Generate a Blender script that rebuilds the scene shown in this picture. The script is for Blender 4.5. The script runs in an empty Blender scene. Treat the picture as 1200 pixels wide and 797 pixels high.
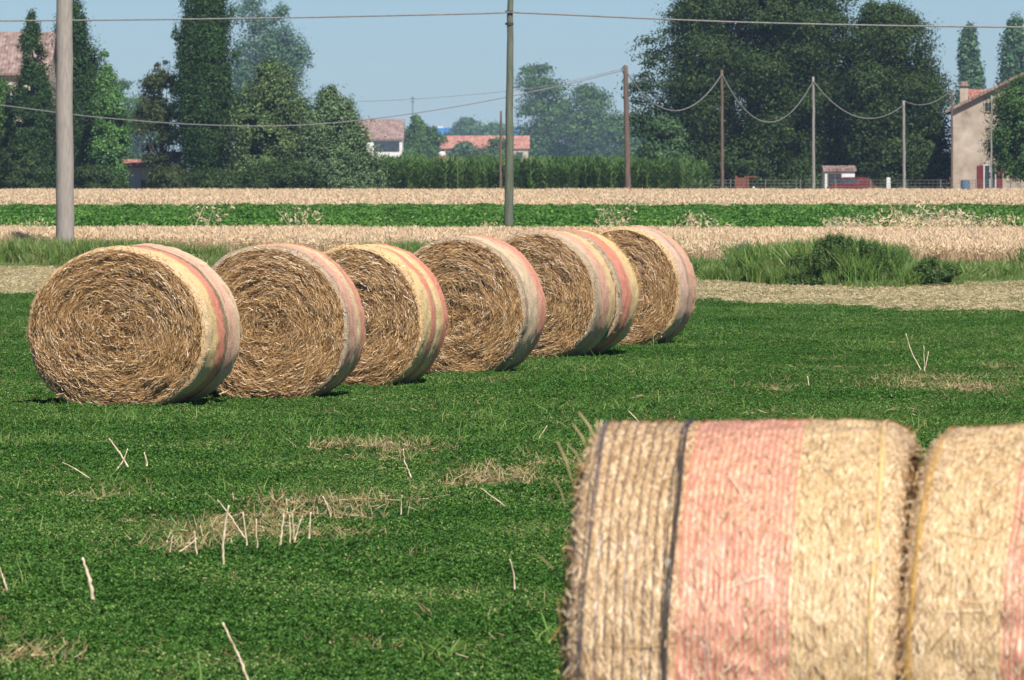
import bpy, bmesh, math, random
import numpy as np
from math import radians as R, sin, cos, pi
rng = np.random.default_rng(7)
random.seed(7)
C = bpy.data.collections.new('scene'); bpy.context.scene.collection.children.link(C)
SRC = bpy.data.collections.new('sources')          # plant and straw tiles for the scattered ground cover (not linked to the scene)

# ---------------------------------------------------------------- camera frame
F = 7000.0; CH = 2.13; PITCH = R(1.68)
def P(x, y, D):
    """point of the place at distance D seen at photograph pixel x, y"""
    u = (x-600)/F; v = (398.5-y)/F
    Y = cos(PITCH)+v*sin(PITCH); Z = v*cos(PITCH)-sin(PITCH)
    return (u/Y*D, D, CH+Z/Y*D)
def PX(x, D): return (x-600)/F*D
def PZ(y, D): return P(600, y, D)[2]

# ---------------------------------------------------------------- mesh helpers
def build(name, v, f, m, parent=None, smooth=False, col=C):
    v = np.asarray(v, dtype=np.float32).reshape(-1, 3); me = bpy.data.meshes.new(name)
    if isinstance(f, np.ndarray):
        n, k = f.shape
        me.vertices.add(len(v)); me.vertices.foreach_set('co', v.ravel())
        me.loops.add(n*k); me.loops.foreach_set('vertex_index', f.astype(np.int32).ravel())
        me.polygons.add(n); me.polygons.foreach_set('loop_start', np.arange(0, n*k, k, dtype=np.int32))
        me.polygons.foreach_set('loop_total', np.full(n, k, dtype=np.int32))
        me.update(calc_edges=True); me.validate()
    else:
        me.from_pydata([tuple(map(float, p)) for p in v], [], f); me.update()
    me.materials.append(m)
    if smooth: me.polygons.foreach_set('use_smooth', np.ones(len(me.polygons), dtype=bool))
    o = bpy.data.objects.new(name, me); col.objects.link(o)
    if parent is not None: o.parent = parent
    return o
def tag(o, label=None, cat=None, group=None, kind=None):
    if label: o['label'] = label
    if cat: o['category'] = cat
    if group: o['group'] = group
    if kind: o['kind'] = kind
    return o
def thing(name, label, cat, loc=(0, 0, 0), rz=0, group=None):
    o = bpy.data.objects.new(name, None); C.objects.link(o)
    o.location = loc; o.rotation_euler = (0, 0, rz); o.empty_display_size = .2
    return tag(o, label, cat, group)
class MB:
    def __init__(s): s.v = []; s.f = []
    def add(s, v, f):
        n = len(s.v); s.v += [tuple(p) for p in v]; s.f += [tuple(i+n for i in q) for q in f]; return s
    def box(s, a, b):
        x0, y0, z0 = a; x1, y1, z1 = b
        return s.add([(x0,y0,z0),(x1,y0,z0),(x1,y1,z0),(x0,y1,z0),(x0,y0,z1),(x1,y0,z1),(x1,y1,z1),(x0,y1,z1)],
                     [(0,3,2,1),(4,5,6,7),(0,1,5,4),(1,2,6,5),(2,3,7,6),(3,0,4,7)])
    def prism(s, poly, y0, y1):          # polygon in x,z pushed along y
        n = len(poly)
        return s.add([(x, y0, z) for x, z in poly]+[(x, y1, z) for x, z in poly],
                     [tuple(range(n)), tuple(range(2*n-1, n-1, -1))]+[(i, i+n, (i+1) % n+n, (i+1) % n) for i in range(n)])
    def tube(s, pts, rad, n=8, caps=True):
        pts = [np.array(p, float) for p in pts]; k = len(pts)
        rad = [rad]*k if np.isscalar(rad) else rad
        v = []; up = None
        for i, p in enumerate(pts):
            t = pts[min(i+1, k-1)]-pts[max(i-1, 0)]; t /= np.linalg.norm(t)+1e-9
            if up is None: up = np.array([0, 0, 1.]) if abs(t[2]) < .9 else np.array([1., 0, 0])
            a = np.cross(t, up); a /= np.linalg.norm(a)+1e-9; b = np.cross(a, t); up = b
            for j in range(n):
                q = 2*pi*j/n; v.append(p+rad[i]*(cos(q)*a+sin(q)*b))
        f = [(i*n+j, i*n+(j+1) % n, (i+1)*n+(j+1) % n, (i+1)*n+j) for i in range(k-1) for j in range(n)]
        if caps: f += [tuple(range(n-1, -1, -1)), tuple(range((k-1)*n, k*n))]
        return s.add(v, f)
    def out(s, name, m, parent=None, smooth=False):
        o = build(name, s.v, s.f, m, parent, smooth); bm = bmesh.new(); bm.from_mesh(o.data)
        bmesh.ops.recalc_face_normals(bm, faces=bm.faces[:]); bm.to_mesh(o.data); bm.free(); return o

def vnoise(p, seed=0):
    """3D value noise, p (N,3) -> (N,) in 0..1"""
    p = np.asarray(p, float); i = np.floor(p).astype(np.int64); f = p-i; f = f*f*(3-2*f)
    def h(a):
        n = (a[:,0]*374761393+a[:,1]*668265263+a[:,2]*2147483647+seed*974634777) & 0xffffffff
        n = ((n ^ (n >> 13))*1274126177) & 0xffffffff; n = ((n ^ (n >> 15))*2246822519) & 0xffffffff
        return ((n ^ (n >> 16)) & 0xffffff)/float(0xffffff)
    r = 0
    for dx in (0, 1):
        for dy in (0, 1):
            for dz in (0, 1):
                w = (f[:,0] if dx else 1-f[:,0])*(f[:,1] if dy else 1-f[:,1])*(f[:,2] if dz else 1-f[:,2])
                r = r+w*h(i+np.array([dx, dy, dz]))
    return r
def unit(a): return a/(np.linalg.norm(a, axis=1, keepdims=True)+1e-9)
def rdir(n, z=1.0):
    a = rng.normal(size=(n, 3)); a[:, 2] *= z; return unit(a)
def ribbons(c, d, w, L, wd, bend=None, taper=1.0):
    """flat strips: centre c, direction d, width direction w, length L, width wd; bend moves the middle"""
    L = np.asarray(L)[:, None]; wd = np.asarray(wd)[:, None]/2
    n = len(c); w = unit(w-d*(w*d).sum(1, keepdims=True))
    a = c-d*L/2; b = c+d*L/2; m = c if bend is None else c+bend
    v = np.stack([a-w*wd, a+w*wd, m+w*wd, m-w*wd, b+w*wd*taper, b-w*wd*taper], 1).reshape(-1, 3)
    k = np.arange(n)[:, None]*6
    f = np.concatenate([k+np.array([[0, 1, 2, 3]]), k+np.array([[3, 2, 4, 5]])], 0)
    return v, f
def leaves(c, nrm, L, W):
    """pointed leaves: folded diamonds at c with normal nrm"""
    n = len(c); t = unit(np.cross(nrm, rdir(n))); s = np.cross(nrm, t)
    L = np.asarray(L)[:, None]/2; W = np.asarray(W)[:, None]/2
    v = np.stack([c-t*L, c+s*W-t*L*.1+nrm*W*.3, c+t*L, c-s*W-t*L*.1+nrm*W*.3], 1).reshape(-1, 3)
    return v, np.arange(n*4).reshape(-1, 4)
def cat(*vf):
    V = []; Fs = []; n = 0
    for v, f in vf: V.append(v); Fs.append(f+n); n += len(v)
    return np.concatenate(V), np.concatenate(Fs)

# ---------------------------------------------------------------- materials
def newmat(name):
    m = bpy.data.materials.new(name); m.use_nodes = True; nt = m.node_tree; nt.nodes.clear()
    return m, nt, nt.nodes.new('ShaderNodeOutputMaterial')
def ramp(nt, stops, fac, interp='LINEAR'):
    r = nt.nodes.new('ShaderNodeValToRGB'); r.color_ramp.interpolation = interp
    e = r.color_ramp.elements
    while len(e) < len(stops): e.new(.5)
    for q, (p, c) in zip(e, stops): q.position = p; q.color = (*c, 1)
    nt.links.new(fac, r.inputs[0]); return r.outputs[0]
def noise(nt, scale, detail=3, vec=None, sc=None, rough=.6):
    n = nt.nodes.new('ShaderNodeTexNoise'); n.inputs['Scale'].default_value = scale
    n.inputs['Detail'].default_value = detail; n.inputs['Roughness'].default_value = rough
    if vec is None:
        t = nt.nodes.new('ShaderNodeTexCoord'); vec = t.outputs['Object']
    if sc:
        mp = nt.nodes.new('ShaderNodeMapping'); mp.inputs['Scale'].default_value = sc
        nt.links.new(vec, mp.inputs[0]); vec = mp.outputs[0]
    nt.links.new(vec, n.inputs['Vector']); return n.outputs[0]
def island(name, stops, trans=.25, rough=.6, gloss=.06, macro=None):
    """foliage or straw: colour picked per leaf or stem, light passing through"""
    m, nt, out = newmat(name); L = nt.links.new
    g = nt.nodes.new('ShaderNodeNewGeometry'); fac = g.outputs['Random Per Island']
    if macro:
        t = nt.nodes.new('ShaderNodeTexCoord')
        nz = noise(nt, macro[0], 2, g.outputs['Position'])
        mm = nt.nodes.new('ShaderNodeMath'); mm.operation = 'MULTIPLY_ADD'; mm.use_clamp = True
        L(nz, mm.inputs[0]); mm.inputs[1].default_value = macro[1]
        m2 = nt.nodes.new('ShaderNodeMath'); m2.operation = 'SUBTRACT'; L(fac, m2.inputs[0]); m2.inputs[1].default_value = macro[1]/2
        L(m2.outputs[0], mm.inputs[2]); fac = mm.outputs[0]
    col = ramp(nt, stops, fac)
    d = nt.nodes.new('ShaderNodeBsdfDiffuse'); L(col, d.inputs[0]); sh = d.outputs[0]
    if trans:
        tr = nt.nodes.new('ShaderNodeBsdfTranslucent'); L(col, tr.inputs[0])
        mx = nt.nodes.new('ShaderNodeMixShader'); mx.inputs[0].default_value = trans; L(sh, mx.inputs[1]); L(tr.outputs[0], mx.inputs[2]); sh = mx.outputs[0]
    if gloss:
        gl = nt.nodes.new('ShaderNodeBsdfGlossy'); gl.inputs['Roughness'].default_value = rough; gl.inputs[0].default_value = (1, 1, 1, 1)
        mx = nt.nodes.new('ShaderNodeMixShader'); mx.inputs[0].default_value = gloss; L(sh, mx.inputs[1]); L(gl.outputs[0], mx.inputs[2]); sh = mx.outputs[0]
    L(sh, out.inputs[0]); return m
def surf(name, stops, scale=4, detail=5, rough=.85, bump=0, sc=None, bscale=None, spec=.2):
    m, nt, out = newmat(name); L = nt.links.new
    b = nt.nodes.new('ShaderNodeBsdfPrincipled'); b.inputs['Roughness'].default_value = rough
    b.inputs['Specular IOR Level'].default_value = spec
    L(ramp(nt, stops, noise(nt, scale, detail, sc=sc)), b.inputs['Base Color'])
    if bump:
        bp = nt.nodes.new('ShaderNodeBump'); bp.inputs['Strength'].default_value = bump; bp.inputs['Distance'].default_value = .02
        L(noise(nt, bscale or scale*4, 4, sc=sc), bp.inputs['Height']); L(bp.outputs[0], b.inputs['Normal'])
    L(b.outputs[0], out.inputs[0]); return m

def tilemat(name, stops, sx=.22, bump=.6):
    """curved roof tiles: rows of ribs down the slope with per-tile colour"""
    m, nt, out = newmat(name); L = nt.links.new
    t = nt.nodes.new('ShaderNodeTexCoord')
    b = nt.nodes.new('ShaderNodeBsdfPrincipled'); b.inputs['Roughness'].default_value = .9; b.inputs['Specular IOR Level'].default_value = .15
    mp = nt.nodes.new('ShaderNodeMapping'); mp.inputs['Scale'].default_value = (1/sx, 2.6, 2.6); L(t.outputs['Object'], mp.inputs[0])
    v = nt.nodes.new('ShaderNodeTexVoronoi'); v.inputs['Scale'].default_value = 1.0; L(mp.outputs[0], v.inputs['Vector'])
    sp = nt.nodes.new('ShaderNodeSeparateColor'); L(v.outputs['Color'], sp.inputs[0])
    mx = nt.nodes.new('ShaderNodeMath'); mx.operation = 'MULTIPLY_ADD'; mx.inputs[1].default_value = .5; L(sp.outputs[0], mx.inputs[0])
    mh = nt.nodes.new('ShaderNodeMath'); mh.operation = 'MULTIPLY'; mh.inputs[1].default_value = .5; L(noise(nt, .8, 4), mh.inputs[0]); L(mh.outputs[0], mx.inputs[2])
    L(ramp(nt, stops, mx.outputs[0]), b.inputs['Base Color'])
    w = nt.nodes.new('ShaderNodeTexWave'); w.inputs['Scale'].default_value = .314/sx; w.inputs['Distortion'].default_value = .4
    L(t.outputs['Object'], w.inputs['Vector'])
    bp = nt.nodes.new('ShaderNodeBump'); bp.inputs['Strength'].default_value = bump; bp.inputs['Distance'].default_value = .06
    L(w.outputs['Fac'], bp.inputs['Height']); L(bp.outputs[0], b.inputs['Normal'])
    L(b.outputs[0], out.inputs[0]); return m

M = {}
M['alfalfa'] = island('alfalfa', [(0, (.026,.076,.012)), (.4, (.050,.145,.020)), (.75, (.088,.205,.030)), (.94, (.18,.31,.06)), (1, (.34,.38,.14))], .34, .6, .010, macro=(.55, .85))
M['blade'] = island('grass_blade', [(0, (.07,.16,.025)), (.6, (.13,.24,.04)), (1, (.26,.33,.10))], .3, .6, .01)
M['ditch'] = island('ditch_grass', [(0, (.05,.12,.02)), (.5, (.13,.23,.035)), (.85, (.22,.31,.06)), (1, (.40,.36,.17))], .3, .5, .03, macro=(.45, .7))
M['drystraw'] = island('dry_straw', [(0, (.20,.13,.05)), (.4, (.38,.27,.12)), (.8, (.54,.42,.22)), (1, (.70,.60,.42))], .2, .6, .02)
M['stalk'] = surf('bleached_stalk', [(.3, (.42,.31,.18)), (.7, (.74,.62,.44))], 12, 3, .7)
M['mown'] = island('mown_grass', [(0, (.16,.19,.05)), (.35, (.36,.30,.14)), (.7, (.56,.44,.25)), (1, (.68,.55,.35))], .2, .5, .03, macro=(.5, .8))
M['wheat'] = island('ripe_wheat', [(0, (.52,.36,.20)), (.3, (.66,.49,.30)), (1, (.78,.63,.43))], .25, .6, .0, macro=(.35, .5))
M['crop'] = island('green_crop', [(0, (.03,.10,.012)), (.6, (.075,.20,.025)), (.9, (.13,.27,.04)), (1, (.30,.36,.12))], .3, .6, .01, macro=(.2, .5))
M['corn'] = island('corn', [(0, (.035,.08,.015)), (.6, (.08,.16,.028)), (1, (.20,.26,.07))], .3, .4, .04)
M['weed'] = island('weed', [(0, (.035,.075,.014)), (.6, (.06,.13,.024)), (1, (.14,.21,.05))], .3, .5, .02)
M['purple'] = island('purple_flower', [(0, (.08,.04,.12)), (1, (.22,.12,.30))], .2, .6, 0)
M['straw'] = island('bale_straw', [(0, (.11,.05,.016)), (.3, (.34,.18,.062)), (.65, (.57,.345,.14)), (.93, (.74,.50,.25)), (1, (.90,.76,.53))], .12, .4, .05)
M['strawpale'] = island('pale_bale_straw', [(0, (.20,.10,.035)), (.3, (.40,.24,.11)), (.7, (.60,.41,.21)), (1, (.86,.70,.48))], .15, .5, .035)
M['strawdark'] = surf('packed_straw_shade', [(.3, (.07,.038,.016)), (.7, (.24,.145,.065))], 60, 4, .9, .5)  # straw base coloured dark to paint the shade in crevices between stems
M['concrete'] = surf('weathered_concrete', [(.3, (.24,.21,.18)), (.7, (.34,.30,.255))], 6, 6, .9, .4, (3, 3, .6), 60)
M['greenwood'] = surf('mossy_treated_wood', [(.3, (.07,.085,.06)), (.7, (.15,.165,.115))], 5, 6, .85, .5, (4, 4, .4), 40)
M['brownwood'] = surf('brown_pole_wood', [(.3, (.09,.06,.045)), (.7, (.17,.115,.085))], 5, 6, .85, .4, (3, 3, .4), 40)
M['greywood'] = surf('grey_pole_wood', [(.3, (.15,.14,.125)), (.7, (.30,.28,.25))], 5, 6, .85, .4, (3, 3, .4), 40)
M['bark'] = surf('bark', [(.3, (.05,.038,.028)), (.7, (.14,.11,.085))], 3, 5, .95, .5)
M['cable'] = surf('cable', [(.3, (.12,.12,.11)), (.7, (.24,.23,.22))], 30, 2, .5)
M['darkmetal'] = surf('dark_metal', [(.3, (.03,.03,.03)), (.7, (.07,.07,.07))], 20, 2, .5)
M['rust'] = surf('rust', [(.3, (.09,.03,.02)), (.7, (.20,.07,.04))], 9, 4, .85)
M['stucco'] = surf('pink_stucco', [(.32, (.19,.145,.105)), (.45, (.33,.265,.205)), (.58, (.41,.335,.265)), (.72, (.53,.45,.37))], .8, 9, .95, .5, None, 14)
M['white'] = surf('white_plaster', [(.3, (.50,.48,.46)), (.7, (.66,.64,.61))], 1.5, 5, .9)
M['greywall'] = surf('grey_wall', [(.3, (.36,.40,.42)), (.7, (.46,.50,.52))], 1.5, 5, .9)
M['roofold'] = tilemat('old_terracotta_tiles', [(.2, (.14,.095,.08)), (.5, (.23,.155,.13)), (.8, (.33,.245,.21))])
M['roofred'] = tilemat('red_terracotta_tiles', [(.2, (.22,.085,.06)), (.5, (.36,.15,.105)), (.8, (.45,.26,.20))])
M['glass'] = surf('dark_glass', [(.3, (.02,.025,.03)), (.7, (.05,.06,.07))], 2, 2, .1, spec=.6)
M['redshutter'] = surf('red_shutter', [(.3, (.11,.02,.02)), (.7, (.17,.035,.035))], 8, 3, .7)
M['redpaint'] = surf('dark_red_paint', [(.3, (.10,.012,.012)), (.7, (.14,.02,.018))], 3, 3, .4, spec=.4)
M['rubber'] = surf('rubber', [(.3, (.02,.02,.02)), (.7, (.04,.04,.04))], 12, 2, .9)
M['blue'] = surf('blue_cladding', [(.3, (.02,.14,.40)), (.7, (.03,.19,.50))], .3, 2, .6)
M['bluebin'] = surf('blue_plastic', [(.3, (.05,.10,.17)), (.7, (.09,.15,.22))], 6, 2, .6)

# ---------------------------------------------------------------- world, sun, camera
SUN_EL, SUN_AZ = R(50), R(20)        # from behind the camera, to its right
sc = bpy.context.scene
w = bpy.data.worlds.new('World'); sc.world = w; w.use_nodes = True
nt = w.node_tree; nt.nodes.clear()
wo = nt.nodes.new('ShaderNodeOutputWorld'); bg = nt.nodes.new('ShaderNodeBackground'); sk = nt.nodes.new('ShaderNodeTexSky')
sk.sky_type = 'NISHITA'; sk.sun_disc = False; sk.sun_elevation = SUN_EL; sk.sun_rotation = R(180)-SUN_AZ
sk.air_density = 1.0; sk.dust_density = .2; sk.ozone_density = 2.5
bg.inputs[1].default_value = .06
tn = nt.nodes.new('ShaderNodeMix'); tn.data_type = 'RGBA'; tn.blend_type = 'MULTIPLY'; tn.inputs[0].default_value = 1; tn.inputs[7].default_value = (.54, .74, 1.10, 1)
nt.links.new(sk.outputs[0], tn.inputs[6]); nt.links.new(tn.outputs[2], bg.inputs[0]); nt.links.new(bg.outputs[0], wo.inputs[0])
sl = bpy.data.lights.new('sun', 'SUN'); sl.energy = 5.0; sl.angle = R(.5); sl.color = (1, .95, .87)
so = bpy.data.objects.new('sun', sl); C.objects.link(so)
so.rotation_euler = (R(90)-SUN_EL, 0, SUN_AZ); so.location = (0, -50, 60)
cd = bpy.data.cameras.new('camera'); cam = bpy.data.objects.new('camera', cd); C.objects.link(cam); sc.camera = cam
cd.sensor_width = 36; cd.lens = F/1200*36; cd.clip_start = .5; cd.clip_end = 20000
cam.location = (0, 0, CH); cam.rotation_euler = (R(90)-PITCH, 0, 0)
cd.dof.use_dof = True; cd.dof.focus_distance = 55; cd.dof.aperture_fstop = 14
sc.view_settings.view_transform = 'Standard'; sc.view_settings.look = 'None'; sc.view_settings.gamma = 1
sc.view_settings.exposure = .58
sc.cycles.max_bounces = 6; sc.cycles.diffuse_bounces = 3; sc.cycles.transmission_bounces = 3; sc.cycles.volume_bounces = 1
sc.cycles.use_denoising = True
try: sc.cycles.denoiser = 'OPENIMAGEDENOISE'
except Exception: pass

# ---------------------------------------------------------------- field borders (x, distance)
def border(pts):
    xs, ds = zip(*pts); return lambda x: np.interp(x, xs, ds)
B_ALF = border([(-30, 99), (-8.1, 95.5), (2.8, 91), (7.1, 83.5), (12, 78), (30, 66)])
B_DRY = border([(-30, 123), (-10.5, 121.5), (-4, 116), (3.2, 108), (6, 101), (9.2, 106), (30, 106)])
B_WHT = border([(-30, 131), (-11, 130), (-4, 123), (2.8, 114), (9, 112), (30, 111)])
B_CRP, B_WH2, B_END = 141.5, 224.0, 335.0

# ground: one sheet to the horizon, base colours by field
gm, nt, out = newmat('ground_soil'); L = nt.links.new
b = nt.nodes.new('ShaderNodeBsdfPrincipled'); b.inputs['Roughness'].default_value = .95; b.inputs['Specular IOR Level'].default_value = .1
ta = nt.nodes.new('ShaderNodeTexCoord'); sx = nt.nodes.new('ShaderNodeSeparateXYZ'); L(ta.outputs['Object'], sx.inputs[0])
soil = ramp(nt, [(.3, (.045,.055,.02)), (.55, (.075,.075,.035)), (.8, (.15,.12,.065))], noise(nt, 1.1, 8))
far = ramp(nt, [(.3, (.16,.15,.07)), (.7, (.30,.24,.14))], noise(nt, .02, 6))
mr = nt.nodes.new('ShaderNodeMapRange'); mr.inputs[1].default_value = 88; mr.inputs[2].default_value = 96; L(sx.outputs[1], mr.inputs[0])
mx = nt.nodes.new('ShaderNodeMix'); mx.data_type = 'RGBA'; L(mr.outputs[0], mx.inputs[0]); L(soil, mx.inputs[6]); L(far, mx.inputs[7])
L(mx.outputs[2], b.inputs['Base Color']); L(b.outputs[0], out.inputs[0])
gx = np.concatenate([[-2500, -800, -200], np.linspace(-40, 40, 161), [200, 800, 2500]])
gy = np.concatenate([[-200, -30], np.linspace(0, 130, 261), [200, 340, 600, 1200, 2500, 4500]])
GX, GY = np.meshgrid(gx, gy); gp = np.stack([GX.ravel(), GY.ravel(), np.zeros(GX.size)], 1)
def ground_z(x, y):
    p = np.stack([x*.55, y*.55, x*0], 1); q = np.stack([x*.17, y*.17, x*0+5], 1)
    fade = np.clip((128-y)/25, 0, 1)*np.clip((38-abs(x))/6, 0, 1)
    return ((vnoise(p, 3)-.5)*.05+(vnoise(q, 4)-.5)*.06)*fade
gp[:, 2] = ground_z(gp[:, 0], gp[:, 1])
nx, ny = len(gx), len(gy); ii = (np.arange(ny-1)[:, None]*nx+np.arange(nx-1)[None, :]).ravel()
tag(build('ground', gp, np.stack([ii, ii+1, ii+nx+1, ii+nx], 1), gm, smooth=True), kind='structure')

# ---------------------------------------------------------------- scattered ground cover
def tiles(name, metas):
    col = bpy.data.collections.new(name+'_tiles'); SRC.children.link(col)
    for v, f, m in metas: build(name+'_tile', v, f, m, col=col)
    return col
def scatter(name, label, category, pts, rot, scl, idx, col):
    me = bpy.data.meshes.new(name); me.vertices.add(len(pts)); me.vertices.foreach_set('co', np.asarray(pts, dtype=np.float32).ravel())
    for nm, ty, arr in (('rot', 'FLOAT', rot), ('scl', 'FLOAT', scl), ('idx', 'INT', idx)):
        a = me.attributes.new(nm, ty, 'POINT'); a.data.foreach_set('value', np.asarray(arr, dtype=np.float32 if ty == 'FLOAT' else np.int32))
    o = bpy.data.objects.new(name, me); C.objects.link(o)
    ng = bpy.data.node_groups.new(name+'_scatter', 'GeometryNodeTree')
    ng.interface.new_socket('Geometry', in_out='INPUT', socket_type='NodeSocketGeometry'); ng.interface.new_socket('Geometry', in_out='OUTPUT', socket_type='NodeSocketGeometry')
    N = ng.nodes.new; gi = N('NodeGroupInput'); go = N('NodeGroupOutput'); ip = N('GeometryNodeInstanceOnPoints'); ci = N('GeometryNodeCollectionInfo')
    ci.inputs['Collection'].default_value = col; ci.inputs['Separate Children'].default_value = True; ci.inputs['Reset Children'].default_value = True
    def attr(nm, ty):
        a = N('GeometryNodeInputNamedAttribute'); a.data_type = ty; a.inputs[0].default_value = nm
        return [s for s in a.outputs if s.enabled and s.name == 'Attribute'][0]
    K = ng.links.new; cx = N('ShaderNodeCombineXYZ'); K(attr('rot', 'FLOAT'), cx.inputs[2])
    K(gi.outputs[0], ip.inputs['Points']); K(ci.outputs[0], ip.inputs['Instance']); ip.inputs['Pick Instance'].default_value = True
    K(attr('idx', 'INT'), ip.inputs['Instance Index']); K(cx.outputs[0], ip.inputs['Rotation']); K(attr('scl', 'FLOAT'), ip.inputs['Scale'])
    K(ip.outputs[0], go.inputs[0])
    md = o.modifiers.new('scatter', 'NODES'); md.node_group = ng
    return tag(o, label, category, kind='stuff')
def grid(step, d0, d1, jit=.5, xmin=-1e9, xmax=1e9, wide=.094, mar=2.5):
    """points on the ground between two borders (functions of x or numbers)"""
    f0 = d0 if callable(d0) else (lambda x: x*0+d0); f1 = d1 if callable(d1) else (lambda x: x*0+d1)
    ys = np.arange(20, 400, step); xs = np.arange(-45, 45, step)
    X, Y = np.meshgrid(xs, ys); X = X.ravel(); Y = Y.ravel()
    X = X+rng.uniform(-jit, jit, len(X))*step; Y = Y+rng.uniform(-jit, jit, len(Y))*step
    k = (abs(X) < Y*wide+mar) & (Y > f0(X)) & (Y < f1(X)) & (X > xmin) & (X < xmax)
    return X[k], Y[k]

def g2w(x, y):  # photograph pixel on the ground -> x, distance
    D = CH*F/(y-193.0); return (x-600)/F*D, D
DRY = [(300,640,110,14,1.0),(205,655,70,10,.8),(350,612,70,14,1.),(440,600,50,8,.8),(450,536,70,7,1.),(590,572,70,11,.9),(650,555,60,12,.8),(120,590,40,8,.6),
       (15,790,80,14,.9),(290,795,60,8,.4),(1090,462,110,9,.8),(960,466,90,8,.5),(1180,440,60,8,.5),(640,640,40,14,.5),(520,668,60,7,.5),(150,790,80,8,.6),(250,530,60,5,.4),(800,455,60,4,.3),
       (560,640,40,5,.4),(230,590,30,5,.3),(480,660,60,6,.35),(60,560,50,5,.4),(150,670,60,10,.5),(500,770,60,8,.3)]
def dryness(X, Y):
    px = 600+X/Y*F; py = 193+CH*F/Y; d = np.zeros(len(X))
    for cx, cy, rx, ry, a in DRY: d = np.maximum(d, a*np.exp(-((px-cx)/rx/1.3)**2-((py-cy)/ry/1.7)**2))
    n = vnoise(np.stack([X*1.6, Y*.9, X*0], 1), 9); n2 = vnoise(np.stack([X*5, Y*3, X*0], 1), 10)
    n3 = vnoise(np.stack([X*.45, Y*.3, X*0], 1), 12)
    return np.clip(d*(.25+1.25*n2)+np.clip(n-.66, 0, 1)*1.1*n2+np.clip(n3-.7, 0, 1)*.8*n2, 0, 1)

T = .42
def alf_tile(n, seed, dens=1.):
    n = int(n*dens); c = rng.uniform(-T*.6, T*.6, (n, 3))
    hh = .03+.055*vnoise(np.stack([c[:,0]*9, c[:,1]*9, c[:,0]*0], 1), seed)+.02*vnoise(np.stack([c[:,0]*28, c[:,1]*28, c[:,0]*0], 1), seed+1)
    c[:, 2] = hh*(1-rng.uniform(0, 1, n)**2*.75)
    nm = rdir(n); nm[:, 2] = abs(nm[:, 2])+.35; nm = unit(nm)
    s = rng.uniform(.6, 1.3, n)
    return leaves(c, nm, .0155*s, .0088*s)
def blade_tile(n, h, spread, wd, lean=.5, taper=.2, half=.2):
    c = rng.uniform(-half, half, (n, 3)); L = h*rng.uniform(.5, 1.2, n)
    d = rdir(n); d[:, 2] = 0; d = unit(d)*lean*rng.uniform(.2, 1.3, (n, 1)); d[:, 2] = 1; d = unit(d)
    c[:, 2] = 0; c = c+d*L[:, None]/2; bend = d.copy(); bend[:, 2] = 0; bend = -bend*L[:, None]*.35; bend[:, 2] = L*.08
    return ribbons(c, d, rdir(n, .1), L, wd*rng.uniform(.6, 1.3, n), bend, taper)
def lying_tile(n, L, wd, half=.2, lift=.35):
    c = rng.uniform(-half, half, (n, 3)); c[:, 2] = rng.uniform(.005, .07, n)
    d = rdir(n, lift); LL = L*rng.uniform(.4, 1.4, n)
    return ribbons(c, d, rdir(n), LL, wd*rng.uniform(.6, 1.4, n), rng.normal(size=(n, 3))*.06*LL[:, None])

acol = tiles('alfalfa', [(*alf_tile(8600, s), M['alfalfa']) for s in (1, 5, 9, 13, 17)]+[(*alf_tile(8600, s, .38), M['alfalfa']) for s in (21, 25)])
X, Y = grid(T, 22.5, B_ALF, .12)
dr = dryness(X, Y)
Z = ground_z(X, Y)
hs = vnoise(np.stack([X*.9, Y*.9, X*0], 1), 31)
idx = np.where(dr > rng.uniform(.3, .75, len(X)), rng.integers(5, 7, len(X)), rng.integers(0, 5, len(X)))
scatter('alfalfa_field', 'low dense dark green alfalfa covering the field around the bales', 'crop', np.stack([X, Y, Z-.005], 1),
        rng.integers(0, 4, len(X))*pi/2+rng.normal(0, .15, len(X)), .85+.42*hs, idx, acol)
# pale grass blades among the alfalfa
bcol = tiles('grass_blades', [(*blade_tile(34, .15, .2, .005, .9), M['blade']) for _ in range(4)])
X, Y = grid(.45, 22.5, B_ALF, .5)
n = vnoise(np.stack([X*.7, Y*.45, X*0], 1), 40)*.8+vnoise(np.stack([X*3, Y*3, X*0], 1), 41)*.35
k = n > .60; X, Y = X[k], Y[k]
scatter('grass_blades', 'scattered pale green grass blades growing through the alfalfa', 'grass', np.stack([X, Y, ground_z(X, Y)], 1), rng.uniform(0, 6.28, len(X)), rng.uniform(.6, 1.25, len(X)), rng.integers(0, 4, len(X)), bcol)
# straw litter and stubble in the bare patches
scol = tiles('straw_litter', [(*cat(lying_tile(90, .07, .0032), blade_tile(46, .11, .2, .0035, .7, .6)), M['drystraw']) for _ in range(4)]
             + [(*cat(lying_tile(20, .07, .003), blade_tile(16, .12, .2, .003, .8, .5)), M['drystraw']) for _ in range(3)])
X, Y = grid(.26, 22.5, B_ALF, .5); dr = dryness(X, Y); k = dr > rng.uniform(.10, .75, len(X))
X2, Y2 = grid(.6, 22.5, B_ALF, .5); k2 = vnoise(np.stack([X2*.8, Y2*.5, X2*0], 1), 44) > .42; X2, Y2 = X2[k2], Y2[k2]
XX = np.concatenate([X[k], X2]); YY = np.concatenate([Y[k], Y2])
scatter('straw_litter', 'pale dry straw and stubble lying in the bare patches of the green field', 'straw', np.stack([XX, YY, ground_z(XX, YY)+.012], 1), rng.uniform(0, 6.28, len(XX)),
        np.concatenate([.65+.7*np.clip(dr[k], 0, 1), rng.uniform(.6, 1.1, len(X2))]), np.concatenate([np.where(dr[k] > rng.uniform(.5, 1.15, k.sum()), rng.integers(0, 4, k.sum()), rng.integers(4, 7, k.sum())), rng.integers(4, 7, len(X2))]), scol)
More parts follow.
